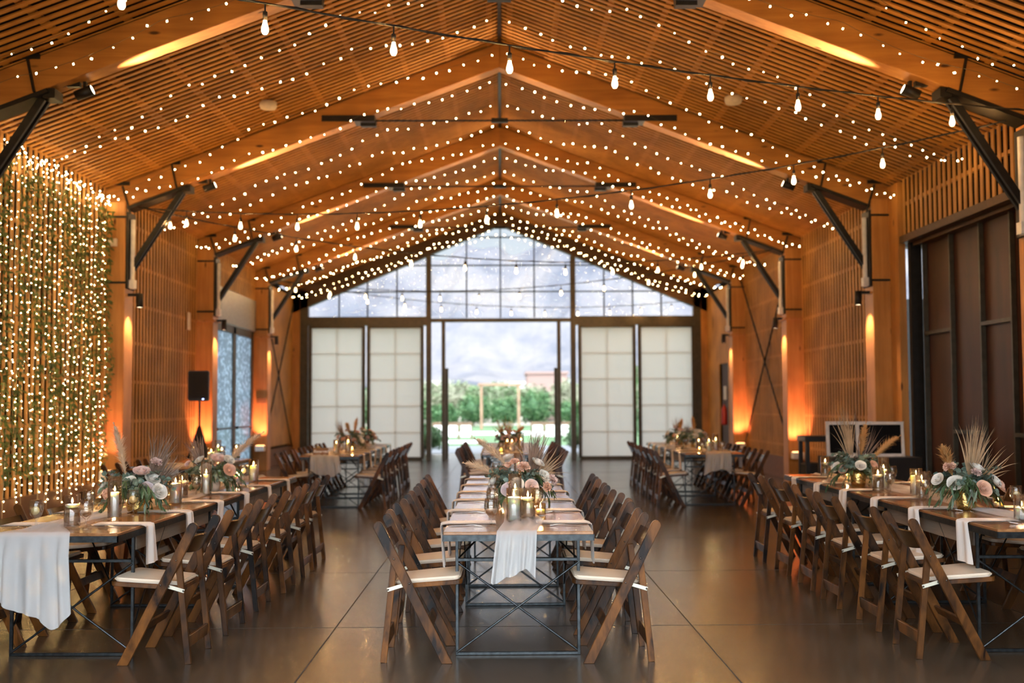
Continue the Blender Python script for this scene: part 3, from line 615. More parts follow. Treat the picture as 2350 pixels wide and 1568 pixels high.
# ------------------------------------------------------------------ folding chair
def make_chair():
    r = empty('folding_chair')
    d = V((0.456, 0.890)); nn = V((d.y, -d.x)); wd = 0.0275
    def stile(y):
        cx, cz = 0.423, 0.775; poly = [(0, 0), (0.0618, 0)]
        for k in range(7):
            a = PI * k / 6; q = V((cx, cz)) + nn * wd * math.cos(a) + d * wd * math.sin(a); poly.append((q.x, q.y))
        b = MB(); b.prism(poly, y - 0.011, y + 0.011)
        s = -1 if y < 0 else 1
        for (bx, bz) in ((0.332, 0.59), (0.245, 0.452)): b.lathe([(0.007, 0), (0.006, 0.004), (0, 0.005)], n=8, m=1, c=(bx, y + s * 0.011, bz), M=Matrix.Rotation(-s * PI / 2, 3, 'X'))
        return b
    for y in (-0.211, 0.211): stile(y).build('front_leg', [M['chair'], M['bolt']], r, bev=0.0022)
    for y in (-0.183, 0.183):
        b = MB(); b.bar((0.330, y, 0.615), (0.395, y, 0.0), 0.020, 0.036, side=(0, 1, 0)); b.build('rear_leg', M['chair'], r, bev=0.0022)
    b = MB(); b.bar((0.383, -0.173, 0.12), (0.383, 0.173, 0.12), 0.018, 0.07, side=(1, 0, -0.1)); b.build('rear_rail', M['chair'], r, bev=0.002)
    b = MB(); b.bar((0.135, -0.20, 0.205), (0.135, 0.20, 0.205), 0.016, 0.055, side=(0.89, 0, -0.456)); b.build('front_rail', M['chair'], r, bev=0.002)
    # back panel, bowed backwards
    b = MB(); th = 0.012; c0 = V((0.03, 0.0)) + d * 0.765
    def bp(u, v, off):
        y = -0.20 + 0.40 * u; bow = 0.028 * (1 - (2 * u - 1) ** 2); s = (v - 0.5) * 0.115 * (1 - 0.12 * (2 * u - 1) ** 2)
        q = c0 + d * s + nn * (bow + off); return V((q.x, y, q.y))
    b.sheet(lambda u, v: bp(u, v, th / 2), 10, 3); b.sheet(lambda u, v: bp(1 - u, v, -th / 2), 10, 3)
    for vv in (0, 1):
        b.sheet(lambda u, v, vv=vv: bp(u, vv, -th / 2 + th * v), 10, 1, sm=False)
    b.build('backrest', M['chair_dark'], r)
    # seat: tilted slab and pad
    def slab(z0, z1, x0, x1, w0, w1, rc):
        pl = []
        for cx, cy, a0 in ((x0 + rc, -w0 + rc, PI), (x1 - rc * .5, -w1 + rc * .5, 1.5 * PI), (x1 - rc * .5, w1 - rc * .5, 0), (x0 + rc, w0 - rc, PI / 2)):
            rr = rc if cx < x0 + rc + 1e-6 else rc * .5
            for k in range(5): a = a0 + PI / 2 * k / 4; pl.append((cx + rr * math.cos(a), cy + rr * math.sin(a)))
        b = MB(); b.prism(pl, z0, z1, ax='z'); b.v = [(x, y, z - (x - 0.15) * 0.085) for x, y, z in b.v]; return b
    slab(0.425, 0.452, -0.055, 0.345, 0.192, 0.160, 0.03).build('seat_frame', M['chair'], r, bev=0.003)
    slab(0.452, 0.474, -0.045, 0.335, 0.184, 0.152, 0.04).build('seat_pad', M['seat_pad'], r, bev=0.008, seg=2)
    for s in (-1, 1):
        b = MB(); b.bar((0.278, s * 0.197, 0.440), (0.372, s * 0.197, 0.412), 0.004, 0.020, side=(0, 1, 0))
        for q in ((0.283, 0.4385), (0.367, 0.4135)): b.lathe([(0.006, 0), (0.005, 0.003), (0, 0.004)], n=8, m=1, c=(q[0], s * 0.199, q[1]), M=Matrix.Rotation(-s * PI / 2, 3, 'X'))
        b.build('hinge_link', [M['link'], M['bolt']], r)
    return r
CH = make_chair(); CH_used = [False]
def chair(x, y, rz, label, group):
    if not CH_used[0]:
        CH_used[0] = True; CH.location = (x, y, 0); CH.rotation_euler = (0, 0, rz); CH['label'] = label; CH['group'] = group; CH['category'] = 'folding chair'; return CH
    return dup(CH, (x, y, 0), rz, label, group)

# ------------------------------------------------------------------ farm table 2.2 m, front edge at local y = 0
TH, TW, TL = 0.764, 0.84, 2.20
def make_table():
    r = empty('farm_table'); h = TW / 2
    b = MB(); b.box((0, TL / 2, TH - 0.009), (TW - 0.01, TL - 0.004, 0.018))
    b.build('table_top', M['table'], r, bev=0.003)
    b = MB()
    for s in (-1, 1):
        b.box((s * (h - 0.004), TL / 2, TH - 0.034), (0.008, TL - 0.002, 0.034)); b.box((0, TL / 2 + s * (TL / 2 - 0.005), TH - 0.034), (TW, 0.008, 0.034))
    b.build('steel_edge', M['rawsteel'], r, bev=0.001)
    b = MB(); b.box((0, TL / 2, TH - 0.022), (TW - 0.02, TL - 0.03, 0.006))
    for s in (-1, 1): b.box((s * (h - 0.07), TL / 2, TH - 0.085), (0.02, TL - 0.84, 0.13))
    b.build('apron', M['apron'], r)
    for yy, dr in ((0.38, 1), (TL - 0.38, -1)):
        f_ = MB(); w = 0.357
        for s in (-1, 1):
            f_.box((s * w, yy, 0.36), (0.018, 0.018, 0.72)); f_.box((s * w, yy + 0.01, 0.724), (0.05, 0.05, 0.02))
        for z in (0.010, 0.555): f_.box((0, yy, z), (2 * w, 0.018, 0.018))
        f_.build('leg_frame', M['rawsteel'], r, bev=0.002)
        x_ = MB(); x_.tube([(-w, yy - .012, 0.02), (w, yy - .012, 0.54)], 0.0065, 8); x_.tube([(w, yy + .003, 0.02), (-w, yy + .003, 0.54)], 0.0065, 8)
        for s in (-1, 1): x_.tube([(s * w, yy, 0.555), (s * 0.14, yy + dr * 0.36, 0.735)], 0.006, 6); x_.tube([(s * w, yy, 0.15), (s * w, yy + dr * 0.55, 0.735)], 0.005, 6)
        x_.build('brace_rod', M['rawsteel'], r)
    return r
TB = make_table(); TB_used = [False]
def table(x, y, rz, label):
    g = 'farm tables in the dining rows'
    if not TB_used[0]: TB_used[0] = True; o = TB; o.location = (x, y, 0); o.rotation_euler = (0, 0, rz); o['label'] = label; o['group'] = g
    else: o = dup(TB, (x, y, 0), rz, label, g)
    o['category'] = 'table'; return o

# ------------------------------------------------------------------ tableware
def make_goblet(lemon=False):
    r = empty('water_goblet', label='x', cat='glass')
    b = MB(); b.lathe([(0.034, 0.0), (0.034, 0.003), (0.006, 0.008), (0.005, 0.05), (0.012, 0.058), (0.032, 0.08), (0.0395, 0.11), (0.038, 0.14), (0.034, 0.165), (0.0325, 0.165), (0.036, 0.14), (0.0375, 0.11), (0.030, 0.082), (0.0, 0.064)], n=22)
    b.build('goblet_bowl', M['glass'], r, fixn=False)
    w_ = MB(); w_.lathe([(0, 0.066), (0.029, 0.084), (0.0365, 0.11), (0.0362, 0.138), (0, 0.138)], n=18); w_.build('water', M['water'], r)
    if lemon:
        l = MB(); l.lathe([(0, -0.002), (0.024, -0.002), (0.024, 0.002), (0, 0.002)], c=(0, -0.012, 0.105), n=18, M=Matrix.Rotation(PI / 2 - 0.2, 3, 'X')); l.build('lemon_slice', M['lemon'], r)
    return r
def make_flatware(kind):
    b = MB()
    if kind == 'knife':
        b.sheet(lambda u, v: (0.22 * u - 0.11, (v - .5) * (0.010 if u < .5 else 0.018 * (1 - ((u - .5) / .5) ** 5)), 0.003 + (0.002 if u < .5 else 0)), 12, 1)
        b.sheet(lambda u, v: (0.22 * (1 - u) - 0.11, (v - .5) * (0.010 if u > .5 else 0.018 * (1 - ((.5 - u) / .5) ** 5)), 0.001), 12, 1)
    else:
        wf = lambda u: 0.007 + 0.005 * max(0, .35 - u) / .35 if u < .62 else 0.007 + 0.017 * min(1, (u - .62) / .12)
        b.sheet(lambda u, v: (0.15 * u - 0.10, (v - .5) * wf(u), 0.004 + 0.008 * math.sin(max(0, u - .5) * PI)), 12, 2)
        for k in range(4): b.bar((0.048, (k - 1.5) * 0.0062, 0.011), (0.095, (k - 1.5) * 0.0062, 0.004), 0.0035, 0.002)
    return b.mesh(kind, M['silver'])
KNIFE, FORK = make_flatware('knife'), make_flatware('fork')
def napkin_mesh(seed, w=0.15, inn=0.30, hang=0.27):
    rr = random.Random(seed); b = MB(); ph = rr.uniform(0, 6); fl = rr.uniform(0.9, 1.35)
    # local +x points out over the edge, x = 0 at the edge
    def cl(s):                                     # centre line arc length s -> (x, z)
        if s < inn: return (s - inn, 0.0, 0.0)
        s2 = s - inn; a = min(1, s2 / 0.035); 
        x = 0.012 * math.sin(a * PI / 2) + 0.004; z = -0.012 * (1 - math.cos(a * PI / 2)) - max(0, s2 - 0.035)
        return (x, z, s2)
    L = inn + hang
    for lay, dz in ((0, 0.004), (1, 0.0085)):
        def fn(u, v, dz=dz, lay=lay):
            s = L * u; x, z, s2 = cl(s); ww = w * (1 + (fl - 1) * max(0, s2) / hang) * (1 - 0.05 * lay)
            rip = 0.006 * math.sin(v * 9 + ph + s * 4) * (1 if s2 > 0.02 else 0.15)
            if s2 > 0: return (x + dz + rip + 0.02 * (s2 / hang) * math.sin(ph), (v - .5) * ww, z + 0.002)
            return (x, (v - .5) * ww, dz + rip * .3)
        b.sheet(fn, 30, 10)
    m = b.mesh('napkin', M['napkin'], fixn=False); return m
NAPS = [napkin_mesh(k, hang=(0.27, 0.25, 0.31)[k % 3]) for k in range(5)]

def make_candle(gh, gr, ph, pr, floating=False, amber=False):
    r = empty('candle_holder', label='x', cat='candle')
    g = MB(); g.lathe([(0.0, 0.002), (gr * .97, 0.002), (gr, 0.01), (gr, gh), (gr - .0025, gh), (gr - .0025, 0.01), (0, 0.008)], n=24)
    g.build('glass_cylinder', M['amber'] if amber else M['glass'], r, fixn=False)
    z0 = 0.009
    if floating:
        w_ = MB(); w_.lathe([(0, 0.01), (gr - .004, 0.011), (gr - .004, gh * .62), (0, gh * .62)], n=20); w_.build('water', M['water'], r)
        b = MB(); b.lathe([(0, gh * .60), (gr * .6, gh * .60), (gr * .88, gh * .66), (gr * .85, gh * .70), (0, gh * .69)], n=20); wx = b.build('floating_candle', M['wax'], r); top = gh * .69
    else:
        b = MB(); b.lathe([(0, z0), (pr, z0), (pr, ph), (pr * .9, ph + .002), (0, ph - .003)], n=22); wx = b.build('pillar_candle', M['wax'], r); top = ph
    k = MB(); k.tube([(0, 0, top - .004), (0.001, 0, top + .010)], 0.0012, 5); k.build('wick', M['black'], wx)
    f_ = MB(); f_.lathe([(0, top + .006), (.0055, top + .014), (.006, top + .02), (.003, top + .032), (0, top + .042)], n=8); f_.build('flame', M['flame'], wx)
    lamp('flame_lamp', 'POINT', CANDLE_W, (1.0, 0.58, 0.28), (0, 0, top + 0.022), wx, 0.008)
    return r
CANDLE_W = 8.0
CAND = {'pillar': make_candle(0.20, 0.045, 0.145, 0.037), 'float': make_candle(0.19, 0.045, 0, 0, True), 'tall': make_candle(0.26, 0.042, 0.16, 0.025), 'votive': make_candle(0.075, 0.034, 0.035, 0.028, amber=True), 'short': make_candle(0.15, 0.045, 0.075, 0.036)}
cused = {k: False for k in CAND}
def candle(kind, x, y, z, label, group):
    if not cused[kind]: cused[kind] = True; o = CAND[kind]; o.location = (x, y, z); o['label'] = label; o['group'] = group; return o
    return dup(CAND[kind], (x, y, z), R.uniform(0, 6), label, group)
GOB = [make_goblet(False), make_goblet(True)]; gused = [False, False]
def goblet(k, x, y, z, label, group):
    if not gused[k]: gused[k] = True; o = GOB[k]; o.location = (x, y, z); o['label'] = label; o['group'] = group; return o
    return dup(GOB[k], (x, y, z), 0, label, group)

# ------------------------------------------------------------------ flowers
def rose_mesh(rad, seed, m):
    rr = random.Random(seed); b = MB()
    for ly, (n, ra, h, op) in enumerate(((3, .20, .95, 0), (4, .38, .95, .10), (5, .58, .88, .25), (5, .80, .78, .35), (6, 1.0, .64, .6))):
        for k in range(n):
            a0 = 2 * PI * (k + ly * .37) / n + rr.uniform(-.15, .15); half = PI / n * 1.35; hh = h * rr.uniform(.93, 1.05)
            def fn(u, v, a0=a0, half=half, ra=ra, hh=hh, op=op, ly=ly):
                a = a0 + half * (2 * v - 1); ed = 1 - 0.18 * (2 * v - 1) ** 2
                q = u * ed; rd = ra * (math.sin(min(1, q * 1.15) * PI / 2) * .9 + .1) + op * .28 * max(0, q - .6) / .4 * ra
                z = hh * q * .95 - op * .25 * max(0, q - .65) ** 2 * 8 * .4
                return (rad * rd * math.cos(a), rad * rd * math.sin(a), rad * (z - .35))
            b.sheet(fn, 5, 5)
    return b.mesh('rose', m, fixn=False)
def carn_mesh(rad, seed, m):
    rr = random.Random(seed); b = MB()
    for ly in range(6):
        n = 3 + ly
        for k in range(n):
            a0 = rr.uniform(0, 6.28); el = PI / 2 * (1 - ly / 6.2); ph = rr.uniform(0, 6)
            d = V((math.cos(a0) * math.cos(el), math.sin(a0) * math.cos(el), math.sin(el))); s = d.cross(V((0.1, 0.2, 1))).normalized(); t = d.cross(s)
            def fn(u, v, d=d, s=s, t=t, ph=ph):
                w = (v - .5) * 1.1 * (0.2 + u); return (d * (rad * (.15 + .85 * u)) + s * (rad * w) + t * (rad * .16 * u * math.sin(v * 14 + ph)) + d * (rad * .06 * u * math.sin(v * 30 + ph)))[:]
            b.sheet(fn, 3, 9)
    return b.mesh('carnation', m, fixn=False)
ROSE = {c: rose_mesh(0.041, i, M['rose_' + c]) for i, c in enumerate('wpbl')}
CARN = {c: carn_mesh(0.036, i + 9, M['rose_' + c]) for i, c in enumerate('pb')}
def pampas_mesh(L, seed, m, bend=0.25, fat=0.055):
    rr = random.Random(seed); b = MB()
    cl = lambda t: V((bend * L * t * t, 0, L * t))
    b.tube([cl(k / 10) for k in range(11)], 0.003, 5)
    for k in range(1500):
        t = rr.uniform(.20, 1.0); p = cl(t); wd = fat * math.sin(min(1, (t - .18) / .82 * 1.08) * PI) ** .55 if t < .98 else fat * .2
        a = rr.uniform(0, 6.28); o = V((math.cos(a), math.sin(a), rr.uniform(1.0, 2.2))).normalized(); o.x += bend * t
        e = p + (o + rvec(rr) * .35) * wd * rr.uniform(.5, 1.5); sd = V((-math.sin(a), math.cos(a), 0)) * .0018; md = p.lerp(e, .55) + V((0, 0, .004))
        b.add([p, md - sd, md + sd, e + V((0, 0, -.004))], [(0, 1, 2), (1, 3, 2)], 0, True)
    return b.mesh('pampas_plume', m, fixn=False)
def palm_mesh(L, n, seed, m, spread=0.35, lean=0.0):
    rr = random.Random(seed); b = MB()
    for k in range(int(n * 1.7)):
        a = rr.gauss(0, spread); a2 = rr.gauss(0, spread * .35); LL = L * rr.uniform(.6, 1.05); cu = rr.uniform(-.9, .9) * (1 + 2 * abs(a)); w = rr.uniform(.0016, .0042)
        d = V((math.sin(a) + lean, math.sin(a2), math.cos(a))).normalized(); s = V((math.cos(a), .3 * rr.uniform(-1, 1), -math.sin(a)))
        def fn(u, v, d=d, s=s, LL=LL, cu=cu, w=w, a=a):
            return (d * LL * u + s * (cu * .12 * LL * u ** 3) + V((0, 0, -1)) * (abs(a) * .30 * LL * u ** 3) + s * ((v - .5) * 2 * w * (0.3 + math.sin(min(1, u * 1.2) * PI) * .9 if u < .82 else (1 - u) * 2.5)))[:]
        b.sheet(fn, 9, 1)
    return b.mesh('dried_palm', m, fixn=False)
def greens(mb, rr, n, rx, ry, kind, hang=0.0):
    for k in range(n):
        a = rr.uniform(0, 6.28); ln = rr.uniform(.55, 1.0); z0 = rr.uniform(0.10, 0.20)
        e = V((rx * ln * math.cos(a), ry * ln * math.sin(a), z0 + rr.uniform(-.05, .12) - hang * rr.random())); s0 = V((0, 0, .14)); mid = s0.lerp(e, .5) + V((0, 0, .08 + hang * .2))
        pts = [s0.lerp(mid, t).lerp(mid.lerp(e, t), t) for t in [q / 8 for q in range(9)]]
        mb.tube(pts, 0.0016, 3, m=2, cap=False)
        for q in range(2, 9):
            for s in (-1, 1):
                dd = (pts[q] - pts[q - 1]).normalized(); sd = dd.cross(V((0, 0, 1))).normalized() * s
                if kind == 'e': leaf(mb, pts[q], sd + dd * .4 + rvec(rr) * .4, rr.uniform(.030, .046), rr.uniform(.030, .042), rvec(rr) + V((0, 0, .8)), 0, .1)
                else: leaf(mb, pts[q], dd + sd * .6 + rvec(rr) * .3 + V((0, 0, -.4 - hang * 3)), rr.uniform(.06, .10), rr.uniform(.012, .020), rvec(rr) + V((0, 0, .6)), 1, .15)
def bouquet(x, y, seed, label, plumes, palms, cols='wwpbwpl', vase='gold', size=1.0, z=TH, roses=None, hang=0.10, rz=0.0, facing=-PI / 2):
    rr = random.Random(seed); r = empty('flower_centrepiece', (x, y, z), rz, label, 'flower arrangement', 'flower centrepieces on the tables'); r.scale = (size,) * 3
    b = MB()
    if vase == 'gold': b.lathe([(0, 0.002), (.055, .002), (.062, .03), (.064, .10), (.060, .125), (.054, .125), (.056, .03), (0, .01)], n=20)
    else: b.lathe([(0, 0.002), (.045, .002), (.060, .04), (.058, .09), (.045, .12), (.04, .12), (.05, .04), (0, .01)], n=20)
    b.build('vase', M['gold'] if vase == 'gold' else M['stone'], r)
    g = MB(); greens(g, rr, 22, .25, .20, 'e'); greens(g, rr, 22, .27, .22, 'w', hang)
    g.build('greenery', [M['euca'], M['willow'], M['stem']], r, fixn=False)
    pos = roses or [(-.18, .03, .20), (.02, -.05, .27), (.15, -.02, .22), (-.09, -.12, .17), (.08, -.13, .16), (.19, -.06, .15), (-.02, -.14, .20), (-.05, .02, .30), (.10, .08, .27)]
    for k, p in enumerate(pos):
        c = cols[k % len(cols)]; me = CARN[c] if c in 'pb' and rr.random() < .55 else ROSE[c]
        d = V((p[0] * 1.4, p[1] * 1.2 - .10, p[2] * .9)).normalized(); q = d.to_track_quat('Z', 'Y').to_euler()
        s_ = me is CARN.get(c) and rr.uniform(.85, 1.15) or rr.uniform(.95, 1.25)
        place(me, 'carnation' if c in CARN and me is CARN[c] else 'rose', r, p, q, s_)
    for k, (dx, tilt, L, kind, px, pz) in enumerate(plumes):
        o = place(pampas_mesh(L, seed * 7 + k, M['pampas_t'] if kind == 't' else M['pampas'], .06 if abs(tilt) < .3 else .20), 'pampas_plume', r, (px, 0.03, pz)); o.rotation_euler = (0.12 * dx, abs(tilt), 0 if dx > 0 else PI)
    for k, (tilt, L, n, kind, px, pz, sp) in enumerate(palms):
        o = place(palm_mesh(L, n, seed * 5 + k, {'t': M['palm_t'], 'd': M['palm'], 'r': M['rust']}[kind], sp), 'dried_palm', r, (px, 0.05, pz)); o.rotation_euler = (0.05, tilt, 0)
    return r

# ------------------------------------------------------------------ the rows
ROWS = {  # name: (x at front, y front, x at back end, near?)
    'centre front row': (0.085, 5.53, 0.10), 'centre back row': (0.145, 14.40, 0.15), 'left front row': (-2.535, 5.58, -2.45),
    'left back row': (-2.43, 14.10, -2.44), 'right front row': (3.165, 5.51, 3.22), 'right back row': (3.04, 14.17, 3.13)}
for rn, (x0, y0, x1) in ROWS.items():
    ang = math.atan2(x0 - x1, 4.4); ca, sa = math.cos(ang), math.sin(ang)
    T = lambda lx, ly: (x0 + lx * ca - ly * sa, y0 + lx * sa + ly * ca)
    for k in range(2):
        jx = R.uniform(-.012, .012); tx, ty = T(jx, k * (TL + .006))
        table(tx, ty, ang + R.uniform(-.003, .003), 'long farm table with steel cross legs, %s of the %s' % ('nearer half' if k == 0 else 'farther half', rn))
    front = 'front' in rn
    for k in range(6):
        ly = 0.385 + 0.705 * k
        for sd in (-1, 1):
            sn = 'left' if sd < 0 else 'right'
            cx, cy = T(sd * (0.364 + R.uniform(-.01, .03)), ly + R.uniform(-.02, .02))
            chair(cx, cy, ang + (0 if sd > 0 else PI) + R.uniform(-.03, .03), 'brown wooden folding chair, %s side of the %s, %s from the front' % (sn, rn, ORD[k]), 'folding chairs around the %s' % rn)
            nx, ny = T(sd * TW / 2, ly + 0.02 + R.uniform(-.015, .015))
            o = bpy.data.objects.new('napkin', NAPS[(k * 2 + (sd > 0)) % 5]); COL.objects.link(o); o.location = (nx, ny, TH); o.rotation_euler = (0, 0, ang + (0 if sd > 0 else PI) + R.uniform(-.05, .05))
            tag(o, 'ivory napkin draped over %s edge of the %s, %s place from the front' % (sn, rn, ORD[k]), 'napkin', 'napkins along the %s' % rn)
            if front:
                for nm, me, dx, dy, rot in (('knife', KNIFE, .14, -.095, 0.04), ('fork', FORK, .13, -.125, PI - .12)):
                    fx, fy = T(sd * (TW / 2 - dx), ly + dy - 0.02); o = bpy.data.objects.new(nm, me); COL.objects.link(o)
                    o.location = (fx, fy, TH + 0.001); o.rotation_euler = (0, 0, ang + (0 if sd > 0 else PI) + rot + R.uniform(-.08, .08))
                    tag(o, '%s beside the %s napkin of the %s, %s place from the front' % (nm, sn, rn, ORD[k]), nm, nm + (' set' if nm == 'knife' else 's') + ' laid along the %s' % rn)
            gx, gy = T(sd * 0.145, ly - 0.18 + R.uniform(-.015, .015))
            if (front or k in (0, 2, 4)) and not (rn == 'centre front row' and sd > 0 and k == 0):
                goblet(1 if (k * 3 + (sd > 0)) % 4 == 0 and rn != 'centre front row' else 0, gx, gy, TH, 'stemmed water glass, %s side of the %s, %s place from the front' % (sn, rn, ORD[k]), 'water glasses along the %s' % rn)

# gauze runners: gathered strip along the middle plus a fall over the near edge
def runner(rn, w0, hang, seed, lab, x_off=0.0, wfall=None):
    x0, y0, x1 = ROWS[rn]; rr = random.Random(seed); b = MB(); ang = math.atan2(x0 - x1, 4.4); wfall = wfall or w0; ph = rr.uniform(0, 6); n = 150; Lr = 4.35
    def fn(u, v):
        s = u * (Lr + hang)
        e = (v - .5)
        if s < hang:                                # falling part
            h_ = hang - s; f = h_ / hang; hb = 1 + 0.13 * math.sin(v * 5.5 + ph) * f + .05 * math.sin(v * 13 + ph) * f
            wv = 0.034 * math.sin(v * 15 + ph + .6 * math.sin(v * 7)) * min(1, f * 3) + 0.014 * math.sin(v * 31 + 2 * ph) * f
            return (x_off + e * wfall * (1 + .10 * f) - .03 * f * math.sin(ph), -0.008 - 0.018 * min(1, f * 4) - abs(wv) - .02 * f, 0.004 - h_ * hb)
        l = s - hang; g = w0 * (0.80 + 0.25 * math.sin(l * 2.3 + ph)); t = min(1, l / .25); g = wfall * (1 - t) + g * t
        z = 0.004 + t * (0.010 * (1 + math.sin(v * 19 + l * 3 + ph)) * (.35 + .65 * abs(math.sin(l * 3.1 + ph))))
        return (x_off * (1 - min(1, l)) + e * g + t * .045 * math.sin(l * 1.9 + ph), l - 0.006, z)
    b.sheet(fn, n, 36)
    o = b.build('table_runner', M['gauze'], loc=(x0, y0, TH + 0.001), rz=ang, fixn=False); tag(o, lab, 'table runner', 'gauze runners on the dining rows'); return o
runner('centre front row', 0.22, 0.24, 1, 'thin white gauze runner gathered along the centre front row', 0.0, 0.22)
runner('left front row', 0.30, 0.44, 5, 'wide pale gauze runner falling off the left front row', -0.06, 0.42)
runner('right front row', 0.28, 0.30, 9, 'ivory gauze runner along the right front row', 0.0, 0.3)
runner('centre back row', 0.26, 0.25, 4, 'gauze runner along the centre back row')
runner('left back row', 0.30, 0.26, 6, 'white gauze runner falling under the reserved sign', -0.05, 0.40)
runner('right back row', 0.28, 0.26, 8, 'white gauze runner falling off the right back row', 0.05, 0.36)

def rowpt(rn, lx, ly):
    x0, y0, x1 = ROWS[rn]; a = math.atan2(x0 - x1, 4.4); return x0 + lx * math.cos(a) - ly * math.sin(a), y0 + lx * math.sin(a) + ly * math.cos(a)
def cset(rn, items):
    for kind, lx, ly, lab in items:
        x, y = rowpt(rn, lx, ly); candle(kind, x, y, TH + 0.004, lab, 'candles on the ' + rn)
KN = {'pillar': 'white pillar candle in clear glass', 'float': 'floating candle in water filled glass', 'tall': 'slim white candle in tall glass', 'votive': 'small amber votive candle', 'short': 'low burned candle in glass'}
cset('centre front row', [
    ('pillar', -.012, .44, KN['pillar'] + ', front of the centre front row'), ('float', .075, .56, KN['float'] + ', right of the front pillar candle'),
    ('tall', -.00, .80, KN['tall'] + ' before the big centre bouquet'), ('votive', .16, .80, KN['votive'] + ' right of the centre front candles'),
    ('short', .11, 1.02, KN['short'] + ' under the big centre bouquet'), ('pillar', -.08, 2.15, KN['pillar'] + ' behind the big centre bouquet'), ('float', .08, 2.35, KN['float'] + ' behind the big centre bouquet'),
    ('votive', .0, 2.8, KN['votive'] + ' in the middle of the centre front row'), ('tall', .06, 3.6, KN['tall'] + ' at the far end of the centre front row')])
cset('left front row', [
    ('float', .045, .25, KN['float'] + ', nearest on the left front row'), ('tall', .10, .72, KN['tall'] + ' left of the first left bouquet'),
    ('pillar', .17, 1.62, KN['pillar'] + ' between the two left bouquets'), ('float', .07, 2.05, KN['float'] + ' left of the second left bouquet'), ('tall', .16, 2.35, KN['tall'] + ' beside the second left bouquet'),
    ('votive', .02, 1.95, KN['votive'] + ' between the two left bouquets'), ('pillar', .16, 3.75, KN['pillar'] + ' right of the second left bouquet'), ('short', .05, 3.6, KN['short'] + ' right of the second left bouquet'), ('votive', -.1, 1.2, KN['votive'] + ' behind the first left bouquet')])
cset('right front row', [
    ('short', -.09, .38, KN['short'] + ', nearest on the right front row'), ('float', .14, .12, KN['float'] + ' at the near end of the right front row'), ('tall', .17, .30, KN['tall'] + ' at the near end of the right front row'),
    ('pillar', -.04, 2.05, KN['pillar'] + ' between the two right bouquets'), ('float', -.12, 1.75, KN['float'] + ' between the two right bouquets'), ('tall', -.10, 2.55, KN['tall'] + ' right of the far right bouquet'), ('float', -.22, 2.35, KN['float'] + ' right of the far right bouquet'),
    ('float', -.12, 4.0, KN['float'] + ' at the far end of the right front row'), ('votive', .02, 3.8, KN['votive'] + ' at the far end of the right front row'), ('votive', .12, 1.1, KN['votive'] + ' behind the near right bouquet')])
for rn, sd in (('left back row', 1), ('right back row', -1), ('centre back row', 1)):
    cset(rn, [('votive', -.14, .45, KN['votive'] + ', front left of the ' + rn), ('pillar', .02, .55, KN['pillar'] + ', front of the ' + rn), ('tall', .16, .75, KN['tall'] + ', front of the ' + rn), ('float', -.05, 1.0, KN['float'] + ', front of the ' + rn),
              ('votive', .15, 1.25, KN['votive'] + ', before the bouquet of the ' + rn), ('pillar', .12, 2.35, KN['pillar'] + ', middle of the ' + rn), ('float', -.12, 2.6, KN['float'] + ', middle of the ' + rn), ('votive', .0, 3.3, KN['votive'] + ', far end of the ' + rn)])

# bouquets: plumes (side, tilt, length, tone, x, z); palms (tilt, length, blades, tone, x, z, spread)
x, y = rowpt('centre front row', .045, 1.38)
bouquet(x, y, 11, 'large bouquet of white and peach flowers on the centre front row', [(-1, -0.95, .34, 'p', -.08, .16), (-1, -0.62, .36, 'p', -.05, .22)],
        [(0.22, .40, 46, 'd', .06, .16, .13), (0.75, .30, 14, 't', .10, .18, .25)], 'wpwbwlpbp', size=1.0,
        roses=[(-.19, .03, .17), (.02, -.10, .27), (-.03, -.15, .16), (.07, -.16, .15), (.16, -.08, .21), (-.09, -.16, .13), (.17, -.12, .14), (.21, -.05, .18), (-.04, -.02, .30), (.12, .00, .30), (-.10, .02, .27), (-.09, .10, .33)], hang=.14)
x, y = rowpt('centre back row', -.02, 1.65)
bouquet(x, y, 12, 'bouquet with rust coloured dried palms on the centre back row', [(1, 0.5, .25, 't', .08, .16)], [(-.35, .36, 22, 'r', -.08, .16, .16), (0.0, .40, 22, 'r', .0, .16, .16), (.55, .30, 14, 'r', .08, .16, .2)], 'bpwbpwb')
x, y = rowpt('left front row', .09, 1.10)
bouquet(x, y, 13, 'bouquet with one upright pampas plume, nearer one of left front row', [(-1, -.12, .44, 'p', -.07, .16)], [(.42, .42, 34, 'd', .06, .15, .16), (.8, .3, 12, 'd', .1, .16, .2)], 'wwbplwbw', hang=.16,
        roses=[(-.21, -.02, .17), (-.03, -.06, .20), (.04, -.02, .27), (-.13, -.12, .13), (.10, -.10, .16), (.17, -.06, .14), (.12, .02, .32), (.11, -.02, .22), (-.24, .02, .14)])
x, y = rowpt('left front row', .10, 2.72)
bouquet(x, y, 14, 'bouquet with a long slanting pampas plume, farther one of left front row', [(1, .62, .50, 'p', .05, .14)], [(-.38, .36, 34, 'd', -.08, .15, .15)], 'wwbwpbw', vase='stone', hang=.20,
        roses=[(-.10, -.04, .26), (-.02, -.14, .19), (.05, -.03, .27), (.14, -.04, .26), (.16, -.10, .18), (-.20, .0, .22), (.02, .06, .29)])
x, y = rowpt('left back row', .02, 1.9)
bouquet(x, y, 15, 'bouquet with brown palm and tan plume on the left back row', [(1, .12, .36, 't', .05, .16), (-1, -.2, .24, 't', .0, .2)], [(-.3, .38, 24, 'd', -.1, .14, .12)], 'bbwpbwb')
x, y = rowpt('left back row', .08, 3.1)
bouquet(x, y, 19, 'small leafy bouquet in a stone vase, far on the left back row', [], [(.1, .26, 8, 't', 0, .15, .2)], 'bwbpb', vase='stone')
x, y = rowpt('right back row', -.06, 2.9)
